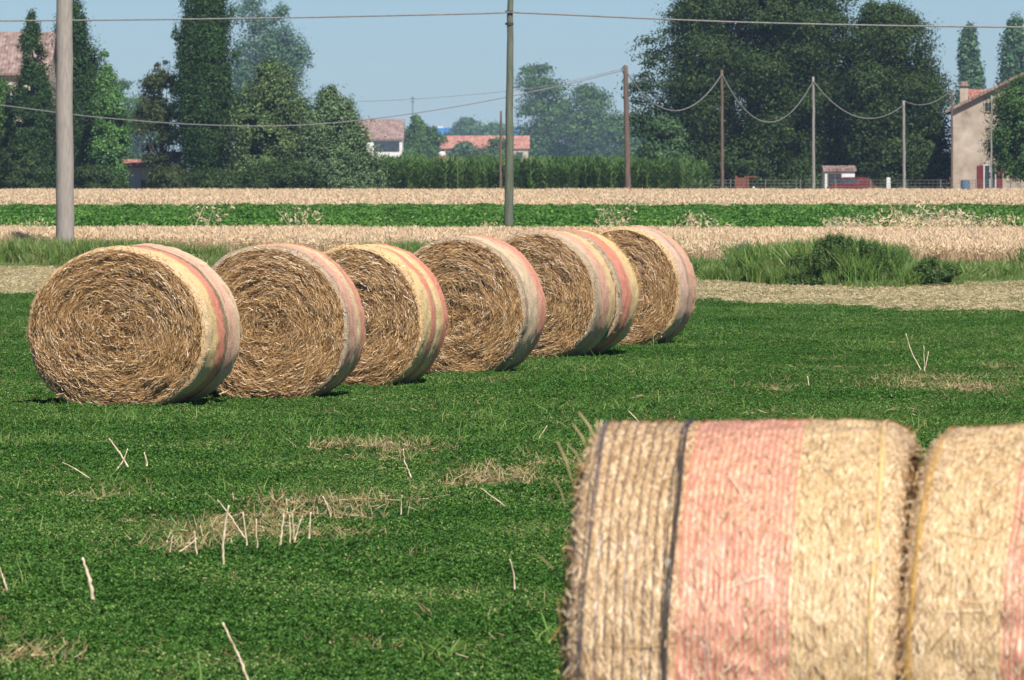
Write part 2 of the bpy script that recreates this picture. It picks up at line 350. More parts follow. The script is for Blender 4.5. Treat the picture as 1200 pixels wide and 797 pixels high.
# mown strip
mcol = tiles('mown_strip', [(*cat(blade_tile(1900, .06, .2, .006, .8, .6, .5), lying_tile(900, .09, .005, .5)), M['mown']) for _ in range(4)])
X, Y = grid(.85, lambda x: B_ALF(x)-.9, lambda x: B_DRY(x)+1., .2)
scatter('mown_grass_strip', 'pale dry mown grass strip between green field and ditch', 'grass', np.stack([X, Y, ground_z(X, Y)-.005], 1), rng.uniform(0, 6.28, len(X)), rng.uniform(.85, 1.2, len(X)), rng.integers(0, 4, len(X)), mcol)
# ditch grass
dcol = tiles('ditch_grass', [(*blade_tile(420, .36, .4, .012, .75, .2, .35), M['ditch']) for _ in range(4)]+[(*blade_tile(300, .50, .4, .013, .45, .2, .22), M['ditch']) for _ in range(2)]+[(*blade_tile(130, .66, .4, .009, .5, .3, .3), M['mown']) for _ in range(2)])
X, Y = grid(.5, B_DRY, lambda x: B_WHT(x)+.6, .5)
hh = vnoise(np.stack([X*.5, Y*.6, X*0], 1), 50); edge = np.clip((Y-B_DRY(X))/1.6, .45, 1)
scatter('ditch_grass', 'long rank green grass growing along the ditch bank before the wheat', 'grass', np.stack([X, Y, np.zeros(len(X))], 1), rng.uniform(0, 6.28, len(X)), (.48+.75*hh)*edge*np.where(X > 2.5, 1.25, 1), np.where(rng.uniform(0, 1, len(X)) < .012+.5*np.exp(-((X+9.5)/2.2)**2)*(Y > B_DRY(X)+5), rng.integers(6, 8, len(X)), np.where(hh > .66, rng.integers(4, 6, len(X)), rng.integers(0, 4, len(X)))), dcol)
# wheat
def wheat_tile(n, half, h, sw, hw):
    c = rng.uniform(-half, half, (n, 3)); c[:, 2] = 0; L = h*rng.uniform(.8, 1.08, n)
    d = rdir(n, 0)*rng.uniform(.03, .28, (n, 1)); d[:, 2] = 1; d = unit(d)
    v1, f1 = ribbons(c+d*L[:, None]/2, d, rdir(n, .1), L, np.full(n, sw), None, .8)
    tip = c+d*L[:, None]; hd = d.copy(); hd[:, :2] += d[:, :2]*2.5+rng.normal(0, .25, (n, 2)); hd[:, 2] = rng.uniform(-.3, .9, n); hd = unit(hd)
    v2, f2 = ribbons(tip+hd*.045, hd, rdir(n, .3), np.full(n, .11), hw*rng.uniform(.7, 1.2, n), None, .5)
    return cat((v1, f1), (v2, f2))
wcol = tiles('wheat', [(*wheat_tile(800, .5, .56, .007, .016), M['wheat']) for _ in range(4)])
X, Y = grid(.8, B_WHT, B_CRP, .3, mar=3)
hs = vnoise(np.stack([X*.4, Y*.4, X*0], 1), 60)
scatter('wheat_field', 'band of ripe pale wheat standing just behind the ditch grass', 'wheat', np.stack([X, Y, np.zeros(len(X))], 1), rng.uniform(0, 6.28, len(X)), .93+.16*hs, rng.integers(0, 4, len(X)), wcol)
w2 = tiles('far_wheat', [(*wheat_tile(850, 1.2, .68, .016, .03), M['wheat']) for _ in range(4)])
X, Y = grid(2.0, B_WH2, B_END, .3, mar=6)
scatter('wheat_field', 'farther band of ripe pale wheat running up to the trees and corn', 'wheat', np.stack([X, Y, np.zeros(len(X))], 1), rng.uniform(0, 6.28, len(X)), rng.uniform(.92, 1.08, len(X)), rng.integers(0, 4, len(X)), w2)
# green crop
def crop_tile(n, half, h, s):
    c = rng.uniform(-half, half, (n, 3)); hh = h*(.75+.3*vnoise(np.stack([c[:,0]*2.2, c[:,1]*2.2, c[:,0]*0], 1), int(n+s*100)))
    c[:, 2] = hh*(1-rng.uniform(0, 1, n)**2*.8); nm = rdir(n); nm[:, 2] = abs(nm[:, 2])+.2
    return leaves(c, unit(nm), s*rng.uniform(.6, 1.3, n), s*.55*rng.uniform(.6, 1.3, n))
ccol = tiles('green_crop', [(*crop_tile(1700+q, .85, .62, .13), M['crop']) for q in range(4)])
X, Y = grid(1.5, B_CRP, B_WH2+1, .2, mar=4)
scatter('soybean_field', 'bright green leafy crop in a strip between the two wheat bands', 'crop', np.stack([X, Y, np.zeros(len(X))], 1), rng.uniform(0, 6.28, len(X)), rng.uniform(.93, 1.07, len(X)), rng.integers(0, 4, len(X)), ccol)
# wild oats standing above the crop
ocol = tiles('wild_oats', [(*cat(blade_tile(26, 1.0, .3, .010, .35, .7, .3), (lambda n: ribbons(np.stack([rng.uniform(-.45, .45, n), rng.uniform(-.45, .45, n), rng.uniform(.7, 1.05, n)], 1), rdir(n), rdir(n), np.full(n, .09), np.full(n, .022)))(75)), M['wheat']) for _ in range(3)])
X, Y = grid(.8, B_CRP-3, B_CRP+5, .5, mar=3)
px = 600+X/Y*F
pr = .03+.9*np.exp(-((px-1080)/75)**2)+.5*np.exp(-((px-975)/12)**2)+.25*np.exp(-((px-820)/20)**2)+.3*np.exp(-((px-1180)/30)**2)+.12*(px > 640)
k = rng.uniform(0, 1, len(X)) < pr*vnoise(np.stack([X*1.5, Y*.3, X*0], 1), 70)*1.3; X, Y = X[k], Y[k]
scatter('wild_oats', 'tall bleached wild oats standing above the green crop edge', 'grass', np.stack([X, Y, np.zeros(len(X))], 1), rng.uniform(0, 6.28, len(X)), rng.uniform(.65, 1.12, len(X)), rng.integers(0, 3, len(X)), ocol)
# corn
def corn_tile(nplants, half):
    V = []
    for _ in range(nplants):
        x, y = rng.uniform(-half, half, 2); H = rng.uniform(2.0, 2.4)
        V.append(ribbons(np.array([[x, y, H/2]]), np.array([[0, 0, 1.]]), np.array([[1., .3, 0]]), [H], [.035]))
        k = 11; z = np.linspace(.25, .93, k)*H; a = rng.uniform(0, pi)+np.arange(k)*pi+rng.normal(0, .4, k)
        d = np.stack([np.cos(a), np.sin(a), rng.uniform(.1, .7, k)], 1); d = unit(d); Lf = rng.uniform(.55, .85, k)
        c = np.stack([np.full(k, x), np.full(k, y), z], 1)+d*Lf[:, None]/2; bd = np.zeros((k, 3)); bd[:, 2] = .16
        V.append(ribbons(c, d, np.cross(d, [0, 0, 1.]), Lf, np.full(k, .085), bd, .15))
        V.append(ribbons(np.array([[x, y, H+.12]]).repeat(3, 0), unit(np.array([[.3, 0, 1], [-.3, .2, 1], [0, -.3, 1.]])), np.array([[1., 0, 0]]*3), [.3]*3, [.02]*3))
    return cat(*V)
kcol = tiles('corn', [(*corn_tile(14, .8), M['corn']) for _ in range(4)])
xs, ys = np.meshgrid(np.arange(-14, 10.6, 1.2), np.arange(338, 372, 1.6)); X = xs.ravel()+rng.uniform(-.2, .2, xs.size); Y = ys.ravel()+rng.uniform(-.2, .2, xs.size)
scatter('corn_field', 'dense green corn standing beyond the farther wheat band', 'corn', np.stack([X, Y, np.zeros(len(X))], 1), rng.uniform(0, 6.28, len(X)), rng.uniform(.93, 1.05, len(X)), rng.integers(0, 4, len(X)), kcol)

# ---------------------------------------------------------------- bales
def netmat(name, zones, fine=False, strawmix=.2):
    """net wrap: coloured thread bands along the roll over straw showing between the threads"""
    m, nt, out = newmat(name); L = nt.links.new
    t = nt.nodes.new('ShaderNodeTexCoord'); s = nt.nodes.new('ShaderNodeSeparateXYZ'); L(t.outputs['Object'], s.inputs[0])
    nz = noise(nt, 3.5, 3, sc=(1, .2, 1)); wob = nt.nodes.new('ShaderNodeMath'); wob.operation = 'MULTIPLY_ADD'
    L(nz, wob.inputs[0]); wob.inputs[1].default_value = .05; a = nt.nodes.new('ShaderNodeMath'); a.operation = 'SUBTRACT'; L(s.outputs[1], a.inputs[0]); a.inputs[1].default_value = .025
    L(a.outputs[0], wob.inputs[2]); nz2 = noise(nt, 45, 3, rough=.7); w2_ = nt.nodes.new('ShaderNodeMath'); w2_.operation = 'MULTIPLY_ADD'; L(nz2, w2_.inputs[0]); w2_.inputs[1].default_value = .11; L(wob.outputs[0], w2_.inputs[2]); wob = w2_; a.inputs[1].default_value = .08
    net = ramp(nt, zones, wob.outputs[0])
    straw = ramp(nt, [(.25, (.24,.13,.05)), (.5, (.50,.33,.16)), (.75, (.72,.54,.32))], noise(nt, 55, 4, rough=.7))
    hgt = None
    if fine:
        uv = nt.nodes.new('ShaderNodeUVMap'); uv.uv_map = 'wrap'; lays = []
        for rot_, sc_ in ((.16, (24, 330)), (-.30, (30, 300)), (.75, (38, 260))):
            mp = nt.nodes.new('ShaderNodeMapping'); mp.inputs['Rotation'].default_value = (0, 0, rot_); mp.inputs['Scale'].default_value = (1, 1, 1); L(uv.outputs[0], mp.inputs[0])
            m3 = nt.nodes.new('ShaderNodeMapping'); m3.inputs['Scale'].default_value = (*sc_, 1); L(mp.outputs[0], m3.inputs[0])
            nz3 = nt.nodes.new('ShaderNodeTexNoise'); nz3.inputs['Scale'].default_value = 14; L(uv.outputs[0], nz3.inputs['Vector'])
            ad = nt.nodes.new('ShaderNodeMixRGB'); ad.blend_type = 'ADD'; ad.inputs[0].default_value = 1.2; L(m3.outputs[0], ad.inputs[1]); L(nz3.outputs['Color'], ad.inputs[2])
            vo = nt.nodes.new('ShaderNodeTexVoronoi'); vo.inputs['Scale'].default_value = 1; L(ad.outputs[0], vo.inputs['Vector'])
            se = nt.nodes.new('ShaderNodeSeparateColor'); L(vo.outputs['Color'], se.inputs[0]); lays.append((se.outputs[0], se.outputs[1]))
        def mixf(a_, b_, f_):
            q_ = nt.nodes.new('ShaderNodeMix'); L(f_, q_.inputs[0]); L(a_, q_.inputs[2]); L(b_, q_.inputs[3]); return q_.outputs[0]
        def step(x_, lo): 
            q_ = nt.nodes.new('ShaderNodeMath'); q_.operation = 'GREATER_THAN'; q_.inputs[1].default_value = lo; L(x_, q_.inputs[0]); return q_.outputs[0]
        hgt = mixf(mixf(lays[0][0], lays[1][0], step(lays[1][1], .55)), lays[2][0], step(lays[2][1], .80))
        straw = ramp(nt, [(.05, (.12,.06,.022)), (.3, (.34,.20,.09)), (.7, (.55,.37,.19)), (1, (.86,.70,.48))], hgt)
    mask = ramp(nt, [(.38, (.96, .96, .96)), (.66, (.06, .06, .06))], noise(nt, 38, 4, sc=(1, 2.4, 1), rough=.75))
    mx = nt.nodes.new('ShaderNodeMix'); mx.data_type = 'RGBA'; L(mask, mx.inputs[0]); L(straw, mx.inputs[6])
    if fine: mk = nt.nodes.new('ShaderNodeMath'); mk.operation = 'MULTIPLY'; mk.inputs[1].default_value = .52; L(mask, mk.inputs[0]); L(mk.outputs[0], mx.inputs[0])
    L(net, mx.inputs[7])
    b = nt.nodes.new('ShaderNodeBsdfPrincipled'); b.inputs['Roughness'].default_value = .55; b.inputs['Specular IOR Level'].default_value = .3
    L(mx.outputs[2], b.inputs['Base Color'])
    bp = nt.nodes.new('ShaderNodeBump'); bp.inputs['Strength'].default_value = .8; bp.inputs['Distance'].default_value = .012
    if fine: bp.inputs['Distance'].default_value = .005
    L(hgt if fine else noise(nt, 70, 5, rough=.7), bp.inputs['Height']); L(bp.outputs[0], b.inputs['Normal'])
    L(b.outputs[0], out.inputs[0]); return m

def bale(loc, az, W, H, Ln, seed, label, zones, waist=None, nface=21000, nside=1300, fine=False, ridges=None, group='round straw bales lying on the green field', ring=None, fuzz=0):
    """round bale: local y runs along the roll, y=0 is the end nearer the camera"""
    t = thing('straw_bale', label, 'straw bale', loc, -az, group)
    r2 = np.random.default_rng(seed)
    def prof(y):                                    # radius factor along the roll
        y = np.asarray(y, float); e = np.clip(np.minimum(y, Ln-y), 0, 1); s, dp = (.085, .10) if fine else (.055, .055)
        f = 1-np.where(e < s, (1-np.sqrt(np.clip(1-(1-np.clip(e, 0, s)/s)**2, 0, 1)))*dp, 0)
        if waist is not None: f = f-.022*np.exp(-((y-waist)/.035)**2)
        return f
    def wobble(th, y): return (vnoise(np.stack([np.cos(th)*2.5, np.sin(th)*2.5, y*5+seed], 1), seed+30)-.5)*.016+(vnoise(np.stack([np.cos(th)*11, np.sin(th)*11, y*30], 1), seed+31)-.5)*.005
    def sidep(th, y, off=0.0):
        th = np.asarray(th, float); y = np.asarray(y, float)
        x = np.cos(th); z = np.sin(th)
        if ridges:
            yw = y-wobble(th, y); am = .45+.8*vnoise(np.stack([x*9, z*9, y*22], 1), seed+33)
            for (ra, rb, rs_, dp_) in ridges: off = off+np.where((yw > ra) & (yw < rb), dp_*am*(np.sqrt(np.abs(np.sin(pi*(yw-ra)/rs_)))-.6), 0)/(W/2)
        g = 1+.035*np.exp(-((np.arctan2(z, x)+.6)/.5)**2)+.03*np.exp(-((np.arctan2(z, x)+2.5)/.5)**2)
        q = np.stack([x*2.2, z*2.2, y*2.5+seed*7], 1)
        n = (vnoise(q, seed)-.5)*.035+(vnoise(q*3.7, seed+1)-.5)*.022+(vnoise(q*11, seed+2)-.5)*.010
        f = prof(y)*g; rr = 1+n+off
        X = x*W/2*f*rr; Z = H/2+z*H/2*f*rr
        Z = np.where(Z < .05, .05-(.05-Z)*.15, Z)
        return np.stack([X, y, Z], 1)
    # side shell
    nth, nyy = (380, 430) if fine else (110, 34)
    th = np.linspace(pi, 3*pi, nth, endpoint=False); yy = np.concatenate([[0, .006, .016, .03], np.linspace(.05, Ln-.05, nyy), [Ln-.03, Ln-.016, Ln-.006, Ln]])
    TH, YY = np.meshgrid(th, yy); v = sidep(TH.ravel(), YY.ravel())
    k = len(yy); i = (np.arange(k-1)[:, None]*nth+np.arange(nth)[None, :]).ravel(); j = (np.arange(k-1)[:, None]*nth+(np.arange(nth)[None, :]+1) % nth).ravel()
    zz = [(min(max(p*Ln, 0), 1) if Ln <= 1 else min(p*Ln, 1), c) for p, c in zones]
    nm = netmat('net_wrap_'+str(seed), zz, fine)
    nw = build('net_wrap', v, np.stack([i, i+nth, j+nth, j], 1), nm, t, smooth=True)
    if fine:
        uvl = nw.data.uv_layers.new(name='wrap'); st_ = 2*pi*W/2/nth; c = (i % nth)*st_; ya = yy[i//nth]; yb_ = yy[i//nth+1]
        uvl.data.foreach_set('uv', np.stack([c, ya, c, yb_, c+st_, yb_, c+st_, ya], 1).astype(np.float32).ravel())
    # end faces: spiral ridges of packed straw, with separate stems over them
    def facep(r, a, front=True):
        x = np.cos(a)*r; z = np.sin(a)*r
        sp = r*13+a/(2*pi)+.9*vnoise(np.stack([x*3, z*3, x*0+seed], 1), seed+5)
        h = .045*(vnoise(np.stack([sp*1.25, a*1.6, r*0], 1), seed+6)-.5)+.045*(vnoise(np.stack([x*4, z*4, x*0], 1), seed+7)-.5)-.05*np.clip((r-.80)/.2, 0, 1)**2-.02*np.exp(-(r/.18)**2)
        g = 1+.035*np.exp(-((a+.6)/.5)**2)+.03*np.exp(-((a+2.5)/.5)**2)
        Z = H/2+z*H/2*g*.955; Z = np.where(Z < .05, .05-(.05-Z)*.15, Z)
        cap = .0 if fine else .03; y = -h-cap if front else Ln+h+cap
        return np.stack([x*W/2*g*.955, y, Z], 1)
    for front in (True, False):
        nr = 26; na = 96; rr = np.linspace(0.02, 1, nr); aa = np.linspace(-pi, pi, na, endpoint=False)
        A, Rr = np.meshgrid(aa, rr); v = facep(Rr.ravel(), A.ravel(), front)+np.array([0, .018 if front else -.018, 0])
        i = (np.arange(nr-1)[:, None]*na+np.arange(na)[None, :]).ravel(); j = (np.arange(nr-1)[:, None]*na+(np.arange(na)[None, :]+1) % na).ravel()
        cv, cf = v, np.stack([i, j, j+na, i+na], 1)
        if front: cf = cf[:, ::-1]
        # join rim to the shell
        core = build('straw_end', cv, cf, M['strawdark'], t, smooth=True)
        n = nface if front else max(1500, nface//3)
        r = np.sqrt(r2.uniform(0, 1, n))*1.0; a = r2.uniform(-pi, pi, n)
        p = facep(r, a, front); tan = np.stack([-np.sin(a)*W, 0*a, np.cos(a)*H], 1); tan = unit(tan)
        rad = np.stack([np.cos(a), 0*a, np.sin(a)], 1)
        ch = .30+.75*np.exp(-(r/.42)**2)
        ch = ch*(.6+1.1*(vnoise(np.stack([p[:, 0]*3, p[:, 2]*3, p[:, 0]*0], 1), seed+9)))
        d = unit(tan*np.sign(r2.uniform(-1, 1, (n, 1)))+rad*(ch[:, None]*r2.normal(0, 1, (n, 1)))+np.array([0, 1, 0])*r2.normal(0, .24, (n, 1)))
        Ls = r2.uniform(.035, .13, n)*(1-.35*np.exp(-(r/.25)**2)); s = -1 if front else 1
        p[:, 1] += s*(r2.uniform(-.012, .018, n)+.03*(vnoise(np.stack([p[:, 0]*9, p[:, 2]*9, p[:, 0]*0+3], 1), seed+12)-.5))
        bend = -rad*(Ls[:, None]**2)/(np.maximum(r, .2)[:, None]*W*1.2)*-1+r2.normal(0, .004, (n, 3))
        wdir = unit(rad*1.0+np.array([0, 1, 0])*r2.normal(0, .7, (n, 1)))
        v, f = ribbons(p, d, wdir, Ls, r2.uniform(.0016, .0044, n), bend)
        build('straw_stems', v, f, M['straw'], core)
    # stems on the side under and through the net, loose fringe at the rims
    n = nside; a = r2.uniform(0, 2*pi, n); y = r2.uniform(.0, Ln, n)
    p = sidep(a, y, .002)
    rid = np.zeros(n)
    q = sidep(a+.01, y); tan = unit(q-p); ax = np.array([[0, 1., 0]]); nr = unit(np.cross(tan, ax))
    nr = np.where((nr*np.stack([np.cos(a), 0*a, np.sin(a)], 1)).sum(1, keepdims=True) < 0, -nr, nr)
    d = unit(tan*np.sign(r2.uniform(-1, 1, (n, 1)))+ax*r2.normal(0, .42 if fine else .5, (n, 1))+nr*r2.normal(0, .03 if fine else .07, (n, 1)))
    Ls = r2.uniform(.02, .085, n) if fine else r2.uniform(.03, .10, n)
    wd = r2.uniform(.0010, .0029, n) if fine else r2.uniform(.002, .005, n)
    v, f = ribbons(p+nr*(rid[:, None]+r2.uniform(-.004, .001, (n, 1))), d, np.cross(d, nr)+nr*r2.normal(0, .2, (n, 1)), Ls, wd, nr*Ls[:, None]**2*.25)
    parts = [(v, f)]
    ne = 2000 if fine else 900
    for fr in (0, 1):
        a = r2.uniform(0, 2*pi, ne); lo = -.012 if fine else -.03; y = np.where(fr == 0, r2.uniform(lo, .05, ne), Ln-r2.uniform(lo, .05, ne)); yc = np.clip(y, 0, Ln)
        p = sidep(a, yc); p[:, 1] = y; rad = np.stack([np.cos(a), 0*a, np.sin(a)], 1)
        tn = np.stack([-np.sin(a), 0*a, np.cos(a)], 1)
        d = unit(tn*r2.normal(0, 1, (ne, 1))+np.array([0, 1, 0])*r2.normal(0, .45, (ne, 1))+rad*r2.normal(0, .12 if fine else .22, (ne, 1)))
        p[:, 2] = np.maximum(p[:, 2], .04)
        parts.append(ribbons(p-rad*.008, d, rdir(ne), r2.uniform(.02, .06 if fine else .11, ne), r2.uniform(.0015 if fine else .002, .003 if fine else .005, ne), r2.normal(0, .004, (ne, 3))))
    nf = (50 if fine else 90) + fuzz          # a few stems that stick right out
    a = r2.uniform(0.0, pi, nf) if not fuzz else r2.uniform(-.6, pi*.8, nf)
    y = np.where(r2.uniform(0, 1, nf) < (.5 if not fuzz else .05), .01, Ln-.01-(0 if not fuzz else 1)*r2.uniform(0, .12, nf)); p = sidep(a, y)
    rad = np.stack([np.cos(a), 0*a, np.sin(a)], 1); d = unit(rad*r2.uniform(.3, 1, (nf, 1))+r2.normal(0, .55, (nf, 3)))
    parts.append(ribbons(p+d*.02, d, rdir(nf), r2.uniform(.03, .09, nf), r2.uniform(.002, .004, nf), r2.normal(0, .004, (nf, 3))))
    if fine:                # long stalks lying across the net
        nl = 230; a = r2.uniform(0, 2*pi, nl); y = r2.uniform(.03, Ln-.03, nl); p = sidep(a, y, .006); rad = np.stack([np.cos(a), 0*a, np.sin(a)], 1); tn = np.stack([-np.sin(a), 0*a, np.cos(a)], 1)
        d = unit(tn*r2.normal(0, 1, (nl, 1))+np.array([0, 1, 0])*r2.normal(0, .8, (nl, 1))); Ls = r2.uniform(.06, .20, nl)
        parts.append(ribbons(p, d, np.cross(d, rad), Ls, r2.uniform(.0012, .0026, nl), rad*Ls[:, None]**2*.3))
    v, f = cat(*parts)
    build('loose_straw', v, f, M['strawpale' if fine else 'straw'], t)
    return t, sidep, wobble, r2

CR = (.78,.62,.40); YE = (.84,.62,.28); PK = (.78,.37,.28); RD = (.76,.18,.14); BK = (.05,.045,.05); GY = (.28,.24,.20); BE = (.70,.53,.36); SH = (.55,.37,.18); PP = (.80,.50,.40)
AZ = R(13.5)
def row(xc, D, W, H, az, Ln, seed, label, zones, waist=None, fuzz=0, **k):
    D *= .958; W *= .965; Ln *= .965; X = PX(xc, D); az = R(az)
    return bale((X, D, float(ground_z(np.array([X]), np.array([D]))[0])), az, W, H, Ln, seed, label, zones, waist, fuzz=fuzz, **k)
row(136, 52.9, 1.645, 1.43, 14.2, 1.06, 11, 'nearest and widest bale of the row, yellow, red and black bands on its net',
    [(0, SH), (.06, CR), (.1, YE), (.27, YE), (.34, RD), (.47, RD), (.52, BK), (.57, BK), (.62, BE), (.68, PK), (.82, PP), (.9, BE), (1, CR)])
row(312, 54.8, 1.50, 1.43, 7.5, 1.04, 23, 'second bale of the row, pink net with a thin yellow band',
    [(0, GY), (.08, GY), (.14, PK), (.45, PK), (.55, CR), (.66, YE), (.74, RD), (1, PK)])
row(411, 58.4, 1.42, 1.39, 13, 1.06, 37, 'third bale of the row, two yellow bands and two red bands with a crease between',
    [(0, SH), (.06, YE), (.30, YE), (.37, RD), (.50, RD), (.55, GY), (.60, YE), (.74, YE), (.80, RD), (1, RD)], waist=.57)
row(534, 61.8, 1.44, 1.415, 13, 1.04, 41, 'fourth bale of the row, cream net ending in a pinkish red band',
    [(0, GY), (.12, GY), (.2, CR), (.55, BE), (.66, PK), (.8, RD), (1, PK)])
b5 = row(624, 66.8, 1.43, 1.425, 13.5, 1.05, 53, 'fifth bale of the row, beige, pink and yellow net bands',
    [(0, GY), (.25, BE), (.36, PK), (.6, PK), (.72, YE), (1, YE)])
o = b5[0]; a = R(13.5)
bale((o.location.x+sin(a)*1.09+.02, o.location.y+cos(a)*1.09, o.location.z), a, 1.38, 1.415, 1.02, 59, 'bale with red band and frayed yellow rim, pressed behind the fifth bale',
    [(0, GY), (.1, GY), (.16, RD), (.48, RD), (.58, YE), (1, YE)], nface=2500, fuzz=900)
row(727, 71.3, 1.43, 1.42, 13, 1.05, 67, 'farthest bale at the right end of the row, faded pink net with a grey line',
    [(0, SH), (.08, CR), (.2, PP), (.45, PP), (.52, GY), (.57, GY), (.62, PK), (.9, PK), (1, CR)])

# foreground pair: the camera looks at their netted sides. Local y runs to the right of the picture.
FS = (.46,.32,.17); FC = (.60,.46,.27); FP = (.66,.32,.21)
def front_bale(xl, Dc, heading, W, H, Ln, seed, label, thr, bands, zones):
    """heading: direction of the roll measured clockwise from straight ahead"""
    X = PX(xl, Dc)
    t, sidep, wobble, r2 = bale((X, Dc, 0), heading, W, H, Ln, seed, label, zones, nface=6000, nside=15000, fine=True, ridges=[(y0, y1, st, {'dark_net': .0085, 'red_net': .006}.get(k_, .0045)) for k_, y0, y1, st, _, _ in thr if st > .012], group='pair of straw bales end to end in the foreground')
    names = {}
    for key, y0, y1, step, wdt, mat in thr:
        parts = []
        ys = np.arange(y0, y1, step)
        for yv in ys:
            n = 300; a = np.linspace(0, 2*pi, n)
            wob = wobble(a, a*0+yv)+(0 if step > .012 else (vnoise(np.stack([np.cos(a)*14, np.sin(a)*14, a*0+yv*31], 1), seed+31)-.5)*step)
            yy = yv+wob
            c1 = sidep(a, yy-wdt/2, .0045); c2 = sidep(a, yy+wdt/2, .0045)
            lift = (vnoise(np.stack([np.cos(a)*25, np.sin(a)*25, a*0+yv*40], 1), seed+32))[:, None]*.006-.004
            rad = np.stack([np.cos(a), a*0, np.sin(a)], 1); c1 = c1+rad*lift; c2 = c2+rad*lift
            v = np.concatenate([c1, c2]); i = np.arange(n-1); parts.append((v, np.stack([i, i+1, i+1+n, i+n], 1)))
        v, f = cat(*parts); build(key, v, f, mat, t)
    for key, yb, wdt, n_, mat in bands:      # a bunched band of threads
        parts = []
        for q in range(n_):
            n = 300; a = np.linspace(0, 2*pi, n); y = yb+r2.normal(0, wdt/2.6)+(vnoise(np.stack([np.cos(a)*2.5, np.sin(a)*2.5, a*0+q*3.3], 1), seed+60)-.5)*wdt*1.6+(vnoise(np.stack([np.cos(a)*.9, np.sin(a)*.9, a*0], 1), seed+61)-.5)*.05
            c1 = sidep(a, y-.0013, .012); c2 = sidep(a, y+.0013, .0125); v = np.concatenate([c1, c2]); i = np.arange(n-1); parts.append((v, np.stack([i, i+1, i+1+n, i+n], 1)))
        v, f = cat(*parts); build(key, v, f, mat, t)
    return t
def threadmat(name, c):
    m = surf(name, [(.3, tuple(.75*x for x in c)), (.7, c)], 40, 3, .38, spec=.45); return m
TD = threadmat('dark_thread', (.16,.11,.085)); TR = threadmat('red_thread', (.70,.18,.11)); TY = threadmat('yellow_thread', (.72,.50,.20)); TB = threadmat('black_thread', (.060,.048,.036)); TO = threadmat('orange_thread', (.78,.47,.12))
TG = threadmat('grey_thread', (.17,.13,.11)); TP = threadmat('pink_thread', (.74,.42,.34))
D0 = 17.25
front_bale(697, D0+.05, R(90+7), 1.56, 1.385, .922, 71, 'left bale of the foreground pair, dark threads then a pink band then yellow net',
    [('dark_net', .085, .285, .0262, .0042, TD), ('red_net', .318, .62, .0175, .0034, TR), ('pink_net', .322, .62, .00583, .0016, TP), ('yellow_net', .625, .87, .0175, .0026, TY)],
    [('dark_band', .062, .012, 6, TG), ('black_band', .300, .013, 10, TB), ('yellow_band', .862, .009, 5, TY)],
    [(0, FS), (.3, FS), (.33, FP), (.63, FP), (.66, FC), (1, FC)])
front_bale(1098, D0-.075, R(90+12.5), 1.56, 1.375, 1.05, 83, 'right bale of the foreground pair, yellow net then a pink band at the picture edge',
    [('yellow_net', .09, .30, .0175, .0026, TY), ('red_net', .30, .62, .0175, .0034, TR), ('pink_net', .304, .62, .00583, .0016, TP), ('yellow_net', .64, .95, .0175, .0026, TY)],
    [('orange_band', .055, .010, 6, TO)],
    [(0, FC), (.29, FC), (.31, FP), (.62, FP), (.65, FC), (1, FC)])

# ---------------------------------------------------------------- single dry stalks standing in the field
def stalk(pts, wd, label, leaf=False, dd=0):
    """pts: photograph pixels from foot to tip; the foot is on the ground"""
    D = (CH-.075)*F/(pts[0][1]-193.0); v = [P(px, py, D+.01*i) for i, (px, py) in enumerate(pts)]
    low = np.array(v[0])*1.0; k0 = np.array(v[1])-np.array(v[0]); low = low-k0/max(.05, k0[2])*min(.075, abs(k0[2])); low[2] = 0; v = [low]+v
    base = np.array(v[0]); wd *= 1.2; k1 = random.gauss(0, .012)
    n = 7; poly = []
    k = len(v)
    for i in range(k-1):
        for s in range(n): poly.append(np.array(v[i])*(1-s/n)+np.array(v[i+1])*s/n)
    poly.append(np.array(v[-1])); poly = [p-base+np.array([random.gauss(0, .0015)+k1*math.sin(pi*i_/len(poly)), random.gauss(0, .005), 0]) for i_, p in enumerate(poly)]
    m = MB(); rad = [wd/2*(1.15-.6*i/len(poly))*(1+.25*(i % n == 0))*random.uniform(.85, 1.15) for i in range(len(poly))]
    m.tube(poly, rad, 6)
    o = m.out('dry_stalk', M['stalk'], smooth=True); o.location = base
    return tag(o, label, 'stalk', 'bleached dry stalks standing in the green field')
stalk([(152,549),(140,530),(128,514)], .013, 'left leaning stalk of the pale crossed pair below the nearest bale')
stalk([(134,551),(142,540),(149,526)], .011, 'right leaning stalk of the pale crossed pair below the nearest bale')
stalk([(168,546),(168,530)], .014, 'short stout upright stalk just right of the crossed pair')
stalk([(101,560),(86,550),(73,542)], .009, 'thin stalk lying slantwise left of the crossed pair')
stalk([(107,708),(103,680),(96,654)], .018, 'thick whitish split stalk standing alone at the lower left')
stalk([(10,702),(4,682),(-2,662)], .010, 'thin pale stalk leaning at the left picture edge')
stalk([(268,667),(268,630),(269,592)], .012, 'tallest upright stalk of the stubble patch')
stalk([(285,628),(270,605),(255,586)], .009, 'slanting stalk crossing behind the tallest upright stalk')
stalk([(287,640),(284,600)], .010, 'straight stalk just right of the tallest upright stalk')
stalk([(201,652),(216,642),(231,631)], .012, 'pale stalk slanting low to the right at the left end of the stubble patch')
stalk([(236,658),(229,622)], .010, 'upright stalk where the low slanting stalk ends')
stalk([(203,652),(203,628)], .007, 'thin upright stalk at the left end of the stubble patch')
stalk([(305,640),(301,608)], .008, 'short stalk between the tallest stalk and the stalk cluster')
stalk([(329,640),(333,602)], .013, 'leftmost stout stalk of the cluster of upright stalks')
stalk([(337,639),(338,603)], .009, 'second stalk from the left in the cluster of upright stalks')
stalk([(345,640),(350,620),(355,604)], .008, 'middle stalk leaning right in the cluster of upright stalks')
stalk([(347,638),(343,602)], .008, 'middle stalk leaning left in the cluster of upright stalks')
